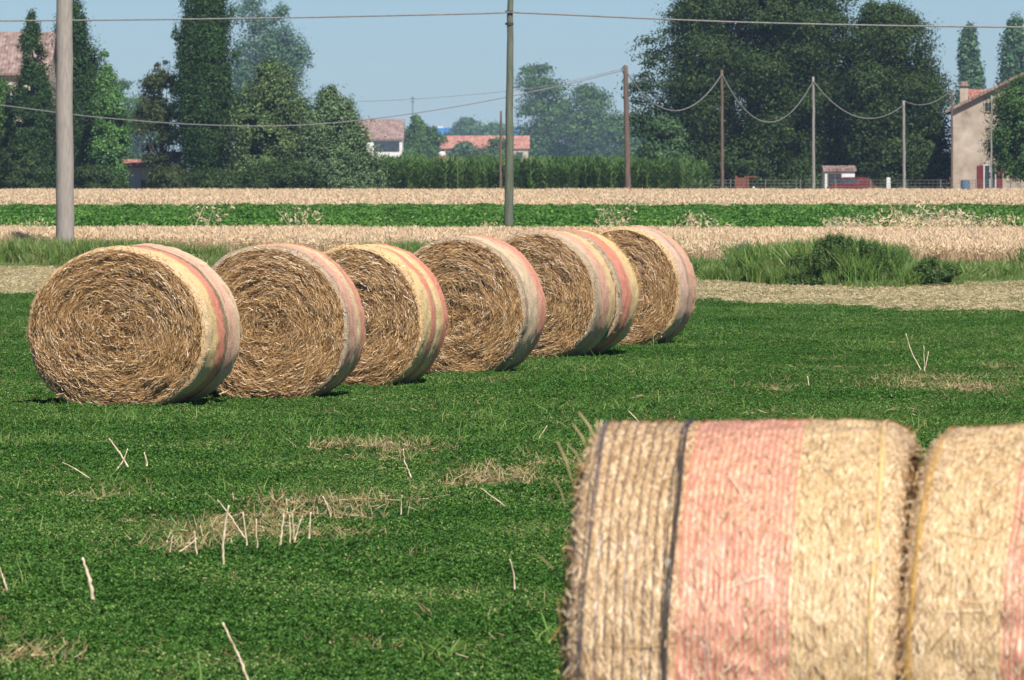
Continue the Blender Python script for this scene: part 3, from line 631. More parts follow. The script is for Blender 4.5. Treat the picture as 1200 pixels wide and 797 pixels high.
stalk([(361,632),(364,600)], .011, 'rightmost stalk of the cluster of upright stalks')
stalk([(384,602),(378,582)], .010, 'short leaning stalk above and right of the stalk cluster')
stalk([(288,800),(274,765),(260,730)], .011, 'long brown stalk leaning left at the bottom edge')
stalk([(481,557),(474,540),(473,526)], .009, 'bent stalk standing in the small bare patch at the middle')
stalk([(471,600),(471,580)], .007, 'thin upright stalk right of the stubble patch')
stalk([(582,586),(563,572)], .008, 'low slanting stalk in the pale grass left of the foreground bale')
stalk([(597,692),(596,655)], .008, 'upright brown stalk left of the foreground bale')
stalk([(629,518),(641,499)], .009, 'pale leaning stalk in the green just above left of the foreground bale')
stalk([(1082,435),(1070,413),(1062,391)], .012, 'long pale left stalk of the fan at right of the row of bales')
stalk([(1081,434),(1082,405)], .009, 'short middle stalk of the fan at right of the row of bales')
stalk([(1082,435),(1088,412)], .010, 'right stalk of the fan at right of the row of bales')
stalk([(951,456),(947,441)], .012, 'tiny leaning stalk in the open green right of the row')
stalk([(753,499),(746,490),(737,482)], .010, 'bent stalk just above the top of the left foreground bale')
for px_, py_, sc_, lab in ((655, 772, 1.0, 'bright green broad bladed weed beside the left foreground bale'), (515, 790, .8, 'bright green weed tuft at the bottom edge left of the foreground bale'), (350, 512, .9, 'pale green grass tuft below the second and third bale')):
    X_, D_ = g2w(px_, py_); v, f = blade_tile(46, .17*sc_, .2, .011, 1.1, .15, .10*sc_); o = build('weed_tuft', v, f, M['blade']); o.location = (X_, D_, .03); tag(o, lab, 'weed')
# stems sticking from the left foreground bale are its loose straw
lb = bpy.data.objects['straw_bale.007']
bpy.context.view_layer.update()
for (a, b_, wd) in (((698,516),(678,483),.007), ((690,530),(671,497),.0055), ((682,545),(664,520),.004), ((672,570),(653,517),.005), ((668,690),(630,650),.004), ((664,600),(650,560),.003), ((664,720),(640,745),.003)):
    p, q = np.array(P(a[0], a[1], D0-.1)), np.array(P(b_[0], b_[1], D0-.05)); m = MB(); m.tube([p, (p+q)/2+np.array([.004, .01, .003]), q], [wd/2, wd/2, wd/2.6], 6)
    o = m.out('protruding_stem', M['drystraw'], smooth=True); o.parent = lb; o.matrix_parent_inverse = lb.matrix_world.inverted()

# ---------------------------------------------------------------- trees
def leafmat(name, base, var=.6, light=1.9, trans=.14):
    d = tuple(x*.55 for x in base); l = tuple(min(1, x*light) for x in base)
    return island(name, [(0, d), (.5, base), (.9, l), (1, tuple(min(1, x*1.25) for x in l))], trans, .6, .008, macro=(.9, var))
LM = {'poplar': leafmat('poplar_leaf', (.023,.052,.012)), 'dark': leafmat('dark_leaf', (.028,.050,.013)), 'mid': leafmat('mid_leaf', (.045,.092,.020)),
      'olive': leafmat('grey_green_leaf', (.075,.115,.04)), 'silver': leafmat('silver_green_leaf', (.075,.12,.048)), 'light': leafmat('light_leaf', (.065,.14,.035)),
      'pine': leafmat('pine_needle', (.040,.055,.018)), 'hedge': leafmat('hedge_leaf', (.05,.09,.035)), 'blue': leafmat('poplar_far_leaf', (.05,.10,.045))}
def tree(name, label, D, prof, lm, nlobe=70, nleaf=18000, leaf=.26, lobe=1.3, up=.0, group=None, squash=.8, trunk=.3, yb=237, fill=.45, category='tree', gap=0., extra=()):
    """prof: (pixel y, left pixel, right pixel) outline of the crown in the photograph; the crown is round in depth"""
    nlobe = int(nlobe*.72); lobe *= 1.06; nleaf = int(nleaf*(2.6 if D < 500 and nleaf > 3000 and leaf > .1 else 1.7)) if D < 1000 else nleaf; leaf *= .58 if D < 500 and leaf > .1 else .72
    prof = sorted(prof); ys = [p[0] for p in prof]
    cx = np.mean([(p[1]+p[2])/2 for p in prof[len(prof)//2:]]); base = np.array([PX(cx, D), D, 0.])
    t = thing(name, label, category, base, 0, group)
    rs = np.random.default_rng(int(cx*7+D))
    # sample lobe centres, area weighted
    wts = np.array([max(1, np.interp(y, ys, [p[2]-p[1] for p in prof])) for y in np.linspace(ys[0], ys[-1], 60)])
    yv = np.interp(rs.uniform(0, 1, nlobe), np.cumsum(wts)/wts.sum(), np.linspace(ys[0], ys[-1], 60))
    yv[:3] = ys[0]+2
    cen = []; rads = []
    for y in yv:
        l = np.interp(y, ys, [p[1] for p in prof]); r = np.interp(y, ys, [p[2] for p in prof])
        hw = (r-l)/2/F*D; mid = (l+r)/2; a = rs.uniform(0, 2*pi); rr = hw*np.sqrt(rs.uniform(fill**2, 1)); lr = min(lobe*rs.uniform(.6, 1.25), hw*.8+.15)
        rr = max(0, rr*(.76+.42*float(vnoise(np.array([[y*.13*(1 if D > 200 else 2), 3.*np.sign(cos(a)), cx]]), 5)[0]))-lr*.25)
        cen.append([PX(mid, D)+cos(a)*rr-base[0], sin(a)*rr*squash, PZ(y, D)-lr*.4]); rads.append(lr)
    for ex, ey, er in extra: cen.append([PX(ex, D)-base[0], rs.uniform(-.3, .3), PZ(ey, D)]); rads.append(er)
    nlobe = len(cen); cen = np.array(cen); rads = np.array(rads)
    # crown
    wt = rads**2; wt /= wt.sum(); li = rs.choice(nlobe, nleaf, p=wt)
    dr = rs.normal(size=(nleaf, 3)); dr = unit(dr); dr[:, 2] = np.where(dr[:, 2] < -.4, -dr[:, 2]*.6, dr[:, 2])
    rad = rads[li]*(rs.uniform(0, 1, nleaf)**.33)*(1+rs.normal(0, .14, nleaf))
    dd = dr*2.4+cen[li]*5.3; rad = rad*(1+1.5*np.clip(vnoise(dd+40, 77)-.5, 0, 1)*rs.uniform(.3, 1, nleaf))*.93
    st = np.array([1-.35*up, 1-.35*up, .8+1.5*up])
    loc = cen[li]+dr*rad[:, None]*st
    if up: loc[:, :2] += (loc[:, 2:3]-cen[li][:, 2:3])*(-.08*up)*np.sign(cen[li][:, :2])
    # break the surface with noise so that gaps show
    nz = vnoise(loc*1.1+50, int(D))*.6+vnoise(loc*2.7+90, int(D)+1)*.4; keep = nz > .33+gap; loc = loc[keep]; dr = dr[keep]
    loc[:, 2] = np.maximum(loc[:, 2], .1)
    n = len(loc); nm = unit(dr*1.5+rs.normal(0, .55, (n, 3))+np.array([0, 0, .25])); s = rs.uniform(.6, 1.4, n)*leaf
    v, f = leaves(loc, nm, s, s*.62)
    build('crown', v, f, lm, t)
    # trunk and limbs
    m = MB(); top = PZ(ys[0], D)*.82; tx = lambda z: PX(np.interp(600-0, [0], [0]), D)
    def axis(z):
        y = 193-(z-CH)*F/D; l = np.interp(y, ys, [p[1] for p in prof]); r = np.interp(y, ys, [p[2] for p in prof])
        k = min(1, z/(top+.01)*1.3); return (PX((l+r)/2, D)-base[0])*k
    zs = np.linspace(0, top, 9); m.tube([(axis(z), 0, z) for z in zs], [trunk*(1-.85*z/top)*(1.25 if z == 0 else 1) for z in zs], 8)
    for q in range(min(nlobe, 22)):
        c = cen[q]; z0 = max(.6, c[2]*(.55 if up < .5 else .75)-.5); z0 = min(z0, top*.9); p0 = np.array([axis(z0), 0, z0]); r0 = trunk*.38*(1-.6*z0/top)
        mid = (p0+c)/2+np.array([0, 0, -.1*abs(c[0]-p0[0])]); m.tube([p0, mid, c], [r0, r0*.65, r0*.25], 5)
    m.out('trunk', M['bark'], t, smooth=True)
    return t
g1 = 'trees beyond the fields'
tree('broad_tree', 'low dark tree cut by the left picture edge', 347, [(92,-28,4),(110,-32,14),(150,-36,18),(220,-36,22)], LM['mid'], 60, 15000, group=g1)
tree('poplar', 'narrow columnar tree before the tiled roof at far left', 343, [(18,34,42),(45,27,50),(90,22,56),(150,18,60),(222,16,62)], LM['poplar'], 110, 26000, .22, .9, .7, g1, trunk=.25)
tree('poplar', 'dark columnar tree rising directly behind the concrete pole', 344, [(6,74,96),(40,66,110),(90,62,118),(150,58,122),(222,56,120)], LM['poplar'], 150, 36000, .22, 1.1, .7, g1, trunk=.35)
tree('young_tree', 'lighter green slender tree just right of the pole tree', 340, [(60,119,124),(95,112,140),(140,108,150),(222,100,152)], LM['light'], 70, 14000, .22, .9, .3, g1, trunk=.15, gap=.03)
tree('broad_tree', 'low hazy blue green tree between the columnar tree and the pine', 1000, [(95,132,152),(120,124,190),(170,120,215),(222,120,220)], LM['mid'], 60, 14000, .7, 3.4, 0, g1)
tree('pine_tree', 'sparse brownish pine left of the tallest dark poplar', 345, [(70,184,194),(88,168,206),(118,158,212),(150,162,212),(185,168,214),(222,172,214)], LM['pine'], 75, 15000, .22, .8, .0, g1, trunk=.22, gap=.08, fill=.1)
tree('poplar', 'tallest dark poplar with a side branch leaning out left, reaching over the top edge', 343, [(-45,226,246),(-10,216,262),(20,212,266),(60,208,272),(110,206,278),(160,212,274),(190,220,270),(222,230,262)], LM['poplar'], 420, 74000, .22, .85, .95, g1, trunk=.4, extra=[(205,40,.35),(207,50,.45),(210,60,.5),(213,70,.5),(216,80,.5),(273,22,.4),(276,70,.5),(280,120,.5),(281,138,.5),(207,112,.5),(204,128,.45),(208,150,.5)])
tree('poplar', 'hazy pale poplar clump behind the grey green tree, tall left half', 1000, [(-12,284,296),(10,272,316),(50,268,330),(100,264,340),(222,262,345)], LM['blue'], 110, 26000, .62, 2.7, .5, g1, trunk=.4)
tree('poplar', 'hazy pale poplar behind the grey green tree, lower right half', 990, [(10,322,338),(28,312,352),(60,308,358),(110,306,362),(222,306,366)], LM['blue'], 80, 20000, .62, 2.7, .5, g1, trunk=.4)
tree('olive_tree', 'rounded grey green tree right of the tallest dark poplar', 341, [(76,305,330),(100,284,352),(130,278,362),(170,274,366),(222,270,372)], LM['olive'], 110, 32000, .24, 1.2, .2, g1)
tree('willow_tree', 'silvery green bushy tree at the left end of the corn', 338, [(108,376,398),(125,366,416),(150,358,424),(175,350,440),(205,345,452),(222,345,456)], LM['silver'], 110, 30000, .24, 1.1, .3, g1)
tree('bush', 'dark green undergrowth bush below the pole tree', 337, [(196,90,120),(210,80,150),(225,78,155)], LM['dark'], 30, 6000, .22, .7, 0, g1, trunk=.08)
tree('bush', 'dark low bush at the foot of the tallest poplar', 337, [(203,225,290),(212,215,300),(225,210,305)], LM['dark'], 36, 9000, .22, .8, 0, g1, trunk=.08)
tree('bush', 'low brownish bush between pine and tallest poplar', 338, [(196,186,212),(210,180,226),(225,178,228)], LM['pine'], 26, 6000, .22, .7, 0, g1, trunk=.08)
tree('bush', 'dark low bush in front of the silvery willow', 336, [(192,300,350),(206,290,400),(225,288,420)], LM['dark'], 50, 12000, .22, .8, 0, g1, trunk=.08)
tree('bush', 'dark shrub at the foot of the narrow tree before the tiled roof', 337, [(175,0,40),(200,-10,60),(225,-12,64)], LM['dark'], 40, 10000, .22, .8, 0, g1, trunk=.08)
# middle distance
tree('conical_tree', 'small dark cone shaped tree right of the pale farmhouse', 930, [(136,484,490),(155,474,502),(175,472,512),(192,470,518)], LM['mid'], 60, 14000, .55, 2., .2, g1)
tree('broad_tree', 'small rounded tree between the cone shaped tree and the red roof', 960, [(148,498,508),(160,490,516),(180,488,520),(192,488,520)], LM['mid'], 40, 9000, .55, 2., 0, g1)
tree('bush', 'bright green bush under the cone shaped tree', 760, [(176,474,496),(185,470,502),(196,468,504)], LM['light'], 24, 5000, .3, .9, 0, g1, trunk=.1)
tree('broad_tree', 'tall hazy tree just right of the thin wooden pole', 1300, [(76,620,642),(92,604,660),(125,604,662),(160,606,664),(195,604,668)], LM['mid'], 80, 26000, .8, 4.2, 0, g1, gap=.02, trunk=.4)
tree('broad_tree', 'rounded hazy tree left of the brown pole', 1290, [(100,676,700),(115,664,718),(145,658,724),(175,660,722),(195,656,726)], LM['mid'], 80, 24000, .8, 4.0, 0, g1, gap=.02, trunk=.4)
tree('broad_tree', 'low hazy tree behind the brown pole', 1270, [(135,716,750),(150,708,770),(180,700,780),(195,700,785)], LM['mid'], 60, 16000, .8, 3.6, 0, g1)
tree('bush', 'dark blue green shrub before the long red roof', 1100, [(163,574,590),(172,566,600),(192,560,604)], LM['mid'], 26, 6000, .62, 1.9, 0, g1, trunk=.1)
tree('bush', 'low shrub left of centre below the long red roof', 1090, [(168,536,552),(176,528,560),(192,524,566)], LM['hedge'], 26, 6000, .62, 1.9, 0, g1, trunk=.1)
# right group
tree('broad_tree', 'huge dark tree left of the farmyard, filling to the top edge', 361, [(-60,820,890),(-20,800,945),(12,786,955),(50,762,958),(90,746,958),(130,742,960),(170,752,960),(222,760,960)], LM['dark'], 300, 95000, .27, 1.7, 0, g1, trunk=.7, gap=.015, extra=[(770,66,.7),(762,78,.7),(756,92,.8),(752,106,.8),(750,122,.9),(748,140,.9),(752,158,.9),(786,40,.8),(796,24,.7),(808,12,.7)])
tree('broad_tree', 'huge dark tree in the middle of the farmyard group, behind its second pole', 363, [(-60,895,950),(-20,885,990),(20,880,1002),(80,880,1005),(140,890,1008),(222,890,1008)], LM['dark'], 210, 65000, .27, 1.7, 0, g1, trunk=.6, gap=.015)
tree('broad_tree', 'lower rounded dark tree next to the stucco farmhouse', 359, [(8,1012,1050),(24,1000,1074),(60,990,1094),(90,984,1106),(130,982,1114),(180,985,1115),(222,985,1116)], LM['dark'], 210, 62000, .27, 1.5, .1, g1, trunk=.5, gap=.01)
tree('bush', 'yellow green scrub at the left foot of the huge tree', 346, [(140,758,790),(165,748,810),(200,745,820),(225,745,825)], LM['hedge'], 50, 13000, .24, 1., 0, g1, trunk=.1)
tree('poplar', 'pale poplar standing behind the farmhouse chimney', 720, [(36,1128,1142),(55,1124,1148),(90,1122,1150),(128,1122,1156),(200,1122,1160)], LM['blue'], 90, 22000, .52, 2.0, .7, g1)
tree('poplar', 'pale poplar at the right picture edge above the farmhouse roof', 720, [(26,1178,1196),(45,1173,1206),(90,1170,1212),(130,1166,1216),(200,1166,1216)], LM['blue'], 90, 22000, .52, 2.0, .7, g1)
tree('walnut_tree', 'rounded green tree standing in front of the farmhouse wall', 341, [(90,1186,1222),(105,1170,1240),(135,1160,1246),(165,1158,1246),(185,1170,1240),(200,1186,1235)], LM['mid'], 130, 40000, .24, 1.2, 0, g1, trunk=.25)
# ditch shrub, sage and thistle
tree('weed_bush', 'dark green weedy bush on the ditch bank at right', 103.4, [(278,968,974),(284,960,1010),(291,948,1046),(302,935,1058),(335,925,1065)], M['weed'], 260, 34000, .034, .085, .8, None, trunk=.015, category='bush', gap=.03)
tree('weed_bush', 'smaller dark weed clump on the ditch bank near the right edge', 103.4, [(303,1085,1095),(312,1070,1125),(325,1065,1130),(338,1065,1130)], M['weed'], 60, 13000, .036, .11, .4, None, trunk=.012, category='bush', gap=.03)
tree('sage_plant', 'purple flowering plant before the wheat right of the bale row', 111, [(288,866,874),(294,862,888),(302,858,892)], M['purple'], 26, 1500, .035, .1, .6, None, trunk=.01, category='flower')
# far wood on the horizon
n = 42000; X = rng.uniform(-330, 330, n); D = rng.uniform(2560, 2660, n)
hgt = 5+5*vnoise(np.stack([X*.06, X*0, X*0], 1), 90)+3*vnoise(np.stack([X*.22, X*0, X*0+3], 1), 91)
v, f = leaves(np.stack([X, D, hgt*rng.uniform(.02, 1, n)**.7], 1), unit(rng.normal(size=(n, 3))+np.array([0, -.3, .3])), 2.2*rng.uniform(.5, 1.3, n), rng.uniform(.5, 1.2, n))
tag(build('far_wood', v, f, LM['mid']), 'distant blue wood along the horizon', 'wood', kind='stuff')
tree('broad_tree', 'distant blue tree clump right behind the long red roof', 1900, [(138,540,556),(150,528,572),(165,524,580),(190,520,585)], LM['mid'], 60, 12000, 1.3, 4.3, 0, 'far hazy trees')
tree('broad_tree', 'distant blue tree clump behind the right end of the long red roof', 1920, [(144,572,588),(152,562,600),(170,560,606),(190,560,608)], LM['mid'], 50, 10000, 1.3, 4.3, 0, 'far hazy trees')

# ---------------------------------------------------------------- poles and cables
def pole(name, label, xb, yb, xt, yt, D, wb, wt, m, group='utility poles', extra=None):
    b = np.array([PX(xb, D), D, 0.]); top = np.array(P(xt, yt, D)); t = thing(name, label, 'pole', b, 0, group)
    # follow the photographed lean down to the ground
    sl = (xt-xb)/(yt-yb); x0 = PX(xb+sl*((193+CH*F/D)-yb), D); t.location = (x0, D, 0); d = top-np.array([x0, D, 0])
    k = 14; q = MB(); q.tube([d*i/k+np.array([random.gauss(0, .006), 0, 0]) for i in range(k+1)], [wb/2*(1-i/k)+wt/2*i/k for i in range(k+1)], 20 if wb > .22 else 10)
    q.out('shaft', m, t, smooth=True)
    return t, d
p1, _ = pole('concrete_pole', 'thick weathered concrete pole standing in the ditch grass at left', 76, 283, 75.5, -110, 127, .40, .32, M['concrete'])
p2, d2 = pole('wooden_pole', 'tall greenish wooden pole carrying the top cable at the middle', 596.3, 268, 598.3, -26, 142, .235, .13, M['greenwood'])
q = MB()
for z in (PZ(14, 142), PZ(28, 142)): q = MB(); q.tube([(.016, 0, z-.03), (.016, 0, z+.03)], .10, 14); q.out('cable_clamp', M['darkmetal'], p2)

gp_ = 'low line of poles before the trees'
poles = [('brown wooden pole with a coiled bracket before the hazy trees', 736, 222, 733, 77, 334, .34, .26, M['brownwood']),
         ('grey brown pole in front of the huge left farmyard tree', 846.5, 222, 846, 82, 337, .20, .16, M['brownwood']),
         ('grey pole in front of the middle farmyard tree', 953.5, 222, 953, 90, 338, .19, .15, M['greywood']),
         ('shorter grey pole in front of the lower rounded tree', 1059.5, 222, 1059, 118, 338, .18, .15, M['greywood']),
         ('thin dark pole at the left corner of the stucco farmhouse', 1115.5, 222, 1115.5, 105, 339, .14, .12, M['brownwood']),
         ('thin grey pole in front of the farmhouse wall', 1161.5, 200, 1162, 112, 337, .11, .09, M['greywood']),
         ('thin dark pole just left of the tall greenish pole', 586.5, 222, 587, 130, 336, .17, .12, M['brownwood'])]
tops = []
for a in poles:
    t, d = pole('wooden_pole', *a[:8], a[8], gp_); tops.append(np.array(t.location)+d)
q = MB(); z = PZ(86, 334); q.tube([(-.05, 0, z-.1), (-.28, 0, z), (-.38, 0, z+.25), (-.22, 0, z+.45), (-.05, 0, z+.4)], .03, 6)
pt = [o for o in bpy.data.objects if o.get('label', '').startswith('brown wooden pole')][0]; q.out('bracket', M['darkmetal'], pt)
def cable(label, pts, rad, group='overhead cables'):
    pts = [np.array(p) for p in pts]
    ctrl = []; n = len(pts)
    for i in range(n-1):            # Catmull-Rom
        p0 = pts[max(i-1, 0)]; p3 = pts[min(i+2, n-1)]
        for s in np.linspace(0, 1, 14, endpoint=False):
            a, b_ = pts[i], pts[i+1]
            ctrl.append(.5*((2*a)+(-p0+b_)*s+(2*p0-5*a+4*b_-p3)*s*s+(-p0+3*a-3*b_+p3)*s**3))
    ctrl.append(pts[-1]); q = MB(); q.tube(ctrl, rad, 6)
    return tag(q.out('overhead_cable', M['cable'], smooth=True), label, 'cable', group)
cable('long cable running left from the tall greenish pole', [P(x, y, 141.9) for x, y in ((-90,25),(0,24.5),(150,23.3),(300,21.5),(450,18.5),(560,16),(598,14.5))], .020)
cable('long cable running right from the tall greenish pole', [P(x, y, 141.9) for x, y in ((598,14.5),(660,17.2),(800,23.5),(900,27),(1050,30.2),(1200,32),(1290,32.5))], .022)
cable('lower sagging cable crossing the left trees to the brown pole', [P(x, y, 318+16*(x+40)/773) for x, y in ((-40,118),(30,127),(110,137),(220,145.5),(330,147.5),(430,140),(540,124),(650,102),(732,82))], .030)
cable('faint upper cable reaching the brown pole from the middle trees', [P(x, y, 334) for x, y in ((380,119),(450,118),(540,112),(640,101),(732,80))], .016)
def sag(a, b_, s): a = np.array(a); b_ = np.array(b_); return [a*(1-t)+b_*t-np.array([0, 0, s*4*t*(1-t)]) for t in np.linspace(0, 1, 9)]
for i, (lab, s) in enumerate((('drooping thick cable between the brown pole and the first farmyard pole', 2.15), ('drooping thick cable between the first and second farmyard poles', 2.5), ('drooping thick cable between the second and third farmyard poles', 1.35))):
    a, b_ = tops[i].copy(), tops[i+1].copy(); a[2] -= .25; b_[2] -= .25; a[1] -= .13; b_[1] -= .13
    cable(lab, sag(a, b_, s), .028)
cable('thin cable between the third farmyard pole and the farmhouse corner pole', sag(tops[3], tops[4], .5), .02)

# ---------------------------------------------------------------- buildings
def house(name, label, x0, x1, D, depth, eave, ridge, wall, roofm, gable_front=False, over=.35, ridge_x=None):
    """box with pitched roof; ridge along x unless gable_front"""
    t = thing(name, label, 'building', ((x0+x1)/2, D, 0)); w_ = (x1-x0)/2; q = MB()
    if gable_front:
        rx = 0 if ridge_x is None else ridge_x-(x0+x1)/2
        q.prism([(-w_, 0), (w_, 0), (w_, eave), (rx, ridge), (-w_, eave)], 0, depth); q.out('wall', wall, t)
        r = MB(); sl = (ridge-eave)/(rx+w_); sr = (ridge-eave)/(w_-rx)
        r.prism([(-w_-over, eave-over*sl+.01), (rx, ridge+.01), (rx, ridge+.19), (-w_-over, eave-over*sl+.19)], -over, depth+over)
        r.prism([(rx+.003, ridge+.01), (w_+over, eave-over*sr+.01), (w_+over, eave-over*sr+.19), (rx+.003, ridge+.19)], -over, depth+over)
    else:
        q.add([(-w_,0,0),(w_,0,0),(w_,depth,0),(-w_,depth,0),(-w_,0,eave),(w_,0,eave),(w_,depth,eave),(-w_,depth,eave),(-w_,depth/2,ridge),(w_,depth/2,ridge)],
              [(0,1,5,4),(2,3,7,6),(1,2,6,9,5),(3,0,4,8,7),(0,3,2,1)]); q.out('wall', wall, t)
        r = MB(); s = (ridge-eave)/(depth/2)
        for sg in (0, 1):
            ys = [(-over, eave-over*s), (depth/2, ridge)] if sg == 0 else [(depth+over, eave-over*s), (depth/2, ridge)]
            v = []
            for dz in (.01, .17):
                for xx in (-w_-over, w_+over):
                    for (y_, z_) in ys: v.append((xx, y_+(.004 if sg and y_ == depth/2 else 0), z_+dz))
            r.add(v, [(0,2,3,1),(4,5,7,6),(0,1,5,4),(2,6,7,3),(0,4,6,2),(1,3,7,5)])
    rf = r.out('roof', roofm, t)
    return t, rf
def window(t, x, y, z, w_, h, fm, gm_, name='window', shut=None, sd=.3):
    q = MB(); fr = .06
    for a in ((-w_/2-fr, -h/2-fr, -w_/2, h/2+fr), (w_/2, -h/2-fr, w_/2+fr, h/2+fr), (-w_/2, h/2, w_/2, h/2+fr), (-w_/2, -h/2-fr, w_/2, -h/2), (-.02, -h/2, .02, h/2)):
        q.box((x+a[0], y-.06, z+a[1]), (x+a[2], y-.004, z+a[3]))
    f = q.out(name, fm, t); g = MB(); g.box((x-w_/2, y-.025, z-h/2), (x+w_/2, y-.008, z+h/2)); g.out('pane', gm_, f)
    if shut:
        for s in (-1, 1):
            g = MB(); xa = x+s*(w_/2+.08+sd/2); g.box((xa-sd/2, y-.07, z-h/2), (xa+sd/2, y-.01, z+h/2))
            for k in range(int(h/.12)): g.box((xa-sd/2+.04, y-.082, z-h/2+.05+k*.12), (xa+sd/2-.04, y-.072, z-h/2+.11+k*.12))
            g.out('shutter', shut, t)
# stucco farmhouse at right: gable towards the camera
DH = 352
xl = PX(1116, DH); xr = xl+10.6; t, rf = house('farmhouse', 'pinkish stucco farmhouse with tiled gable and chimney at right edge', xl, xr, DH, 13, PZ(129, DH), PZ(129, DH)+2.6, M['stucco'], M['roofold'], True, .35); t.rotation_euler.z = R(-5)
cx_ = (xl+xr)/2
q = MB(); xc = PX(1124.5, DH+3)-cx_; q.box((xc-.24, 2.7, 5.0), (xc+.24, 3.3, PZ(101, DH+3))); q.out('chimney', M['stucco'], rf)
q = MB(); q.box((xc-.32, 2.6, PZ(101, DH+3)+.003), (xc+.32, 3.4, PZ(99, DH+3))); q.box((xc-.2, 2.75, PZ(99, DH+3)+.003), (xc+.2, 3.25, PZ(95.5, DH+3))); q.out('chimney_cap', M['roofold'], rf)
q = MB(); xa = PX(1111.5, DH)-cx_; q.tube([(xa, -.1, PZ(122, DH)), (xa, -.1, PZ(92, DH))], .025, 6); q.tube([(xa-.3, -.1, PZ(94, DH)), (xa+.12, -.1, PZ(94, DH))], .02, 5)
for dx in (-.3, -.15, .1): q.tube([(xa+dx, -.1, PZ(94, DH)-.14), (xa+dx, -.1, PZ(94, DH)+.14)], .015, 5)
q.tube([(xa, -.1, PZ(122, DH)), (xl-cx_+.003, -.1, PZ(122, DH)-.1)], .025, 5); q.out('antenna', M['darkmetal'], t)
window(t, PX(1160, DH)-cx_, 0, PZ(207.5, DH), .62, 1.35, M['white'], M['glass'], 'glazed_door', M['redshutter'], .36)
window(t, PX(1158, DH)-cx_, 0, PZ(125.5, DH), .4, .5, M['stucco'], M['glass'])
# red roofed rear wing
t, _ = house('farm_wing', 'higher red tiled wing just behind the stucco farmhouse roof', PX(1141, 367), PX(1141, 367)+8.5, 366.5, 7, PZ(120, 367), PZ(107, 367), M['stucco'], M['roofred'], False, .3)
# tiled house at left behind the columnar trees
t, rf = house('farmhouse', 'farmhouse with broad old tiled roof behind the trees at far left', PX(-60, 400), PX(60, 400), 396, 9, PZ(86, 400), PZ(40, 400), M['stucco'], M['roofold'])
window(t, .6, 0, PZ(112, 400), .9, 1.3, M['white'], M['glass']); window(t, 3., 0, PZ(112, 400), .9, 1.3, M['white'], M['glass'])
# grey shed left
t, _ = house('shed', 'pale grey shed with thin orange roof between the left trees', PX(146, 350), PX(183, 350), 349, 4, PZ(196, 350), PZ(190, 350), M['greywall'], M['roofred'], False, .2)
window(t, .4, 0, 1.0, .6, .5, M['white'], M['glass'])
# white shed under the farmyard trees
t, _ = house('shed', 'white walled shed with orange roof under the dark farmyard trees', PX(966, 347.5), PX(1001, 347.5), 347, 3, PZ(201, 347), PZ(197.5, 347), M['white'], M['roofold'], False, .1)
window(t, -.3, 0, 1.2, .7, .8, M['brownwood'], M['glass'])
# far farmhouse
t, rf = house('farmhouse', 'pale farmhouse with greyish pink roof left of the cone shaped tree', PX(413, 800), PX(472, 800), 796, 9, PZ(163, 800), PZ(141, 800), M['white'], M['roofold'], False, .25)
q = MB(); q.box((-.9, 3.6, PZ(146, 800)), (-.2, 4.3, PZ(138.5, 800))); q.out('chimney', M['roofold'], rf)
q = MB(); q.box((-.4, -.03, PZ(178, 800)), (3.0, -.004, PZ(166, 800))); q.out('loft_shade_panel', M['glass'], t)  # thin dark panel on the wall, standing in for the shaded loft opening
window(t, -1.9, 0, PZ(172, 800), .9, 1.1, M['brownwood'], M['glass'])
# long red roof
t, rf = house('farm_building', 'long low building with long red tiled roof in the middle distance', PX(517, 1200), PX(619, 1200), 1195, 10, PZ(174, 1200), PZ(160, 1200), M['stucco'], M['roofred'], False, .3)
for k in range(5): window(t, -7+k*3.5, 0, PZ(183, 1200), 1.2, 1.5, M['brownwood'], M['glass'])
# small pyramid roof with white chimney
xx = PX(518, 700); t = thing('pavilion', 'small pyramid roofed pavilion with a white finial beyond the corn', 'building', (xx, 700, 0))
q = MB(); q.box((-1.1, -1.1, 0), (1.1, 1.1, PZ(188, 700))); q.out('wall', M['white'], t)
q = MB(); z0 = PZ(188.5, 700); z1 = PZ(182, 700); q.add([(-1.5,-1.5,z0),(1.5,-1.5,z0),(1.5,1.5,z0),(-1.5,1.5,z0),(0,0,z1+.15)], [(0,1,4),(1,2,4),(2,3,4),(3,0,4),(3,2,1,0)]); rf = q.out('roof', M['roofred'], t)
q = MB(); q.tube([(0,0,z1-.15),(0,0,z1+.1),(0,0,z1+.3),(0,0,z1+.45)], [.35,.42,.42,.12], 10); q.out('chimney', M['white'], rf)
# warehouse
t = thing('warehouse', 'distant bright blue warehouse with white roof edge above the red roof', 'building', (PX(559, 2200), 2200, 0)); w_ = PX(609, 2200)-PX(559, 2200)
q = MB(); q.box((-w_, 0, 0), (w_, 40, PZ(150, 2200))); q.out('wall', M['blue'], t)
q = MB(); q.box((-w_+.2, .5, PZ(150, 2200)+.003), (-w_+3.2, 8, PZ(148, 2200)))
for x_ in (-6, -1, 4.5): q.box((x_, .5, PZ(150, 2200)+.003), (x_+1.8, 8, PZ(147, 2200)))
q.out('roof_vent', M['white'], t)
# antenna mast
t = thing('antenna_mast', 'thin lattice mast rising behind the cone shaped tree', 'mast', (PX(483.5, 980), 980, 0)); q = MB(); H_ = PZ(113, 980)
for a in range(3): q.tube([(.16*cos(a*2.1), .16*sin(a*2.1), 0), (.08*cos(a*2.1), .08*sin(a*2.1), H_)], .03, 5)
for k in range(16):
    z = k*H_/16; a = (k % 3)*2.1; b2 = ((k+1) % 3)*2.1; q.tube([(.14*cos(a), .14*sin(a), z), (.12*cos(b2), .12*sin(b2), z+H_/16)], .018, 4)
q.out('lattice', M['darkmetal'], t)
q = MB()
for z in (H_-.3, H_-.9): q.tube([(-.35, 0, z), (.35, 0, z)], .04, 5)
q.out('antenna', M['darkmetal'], t)

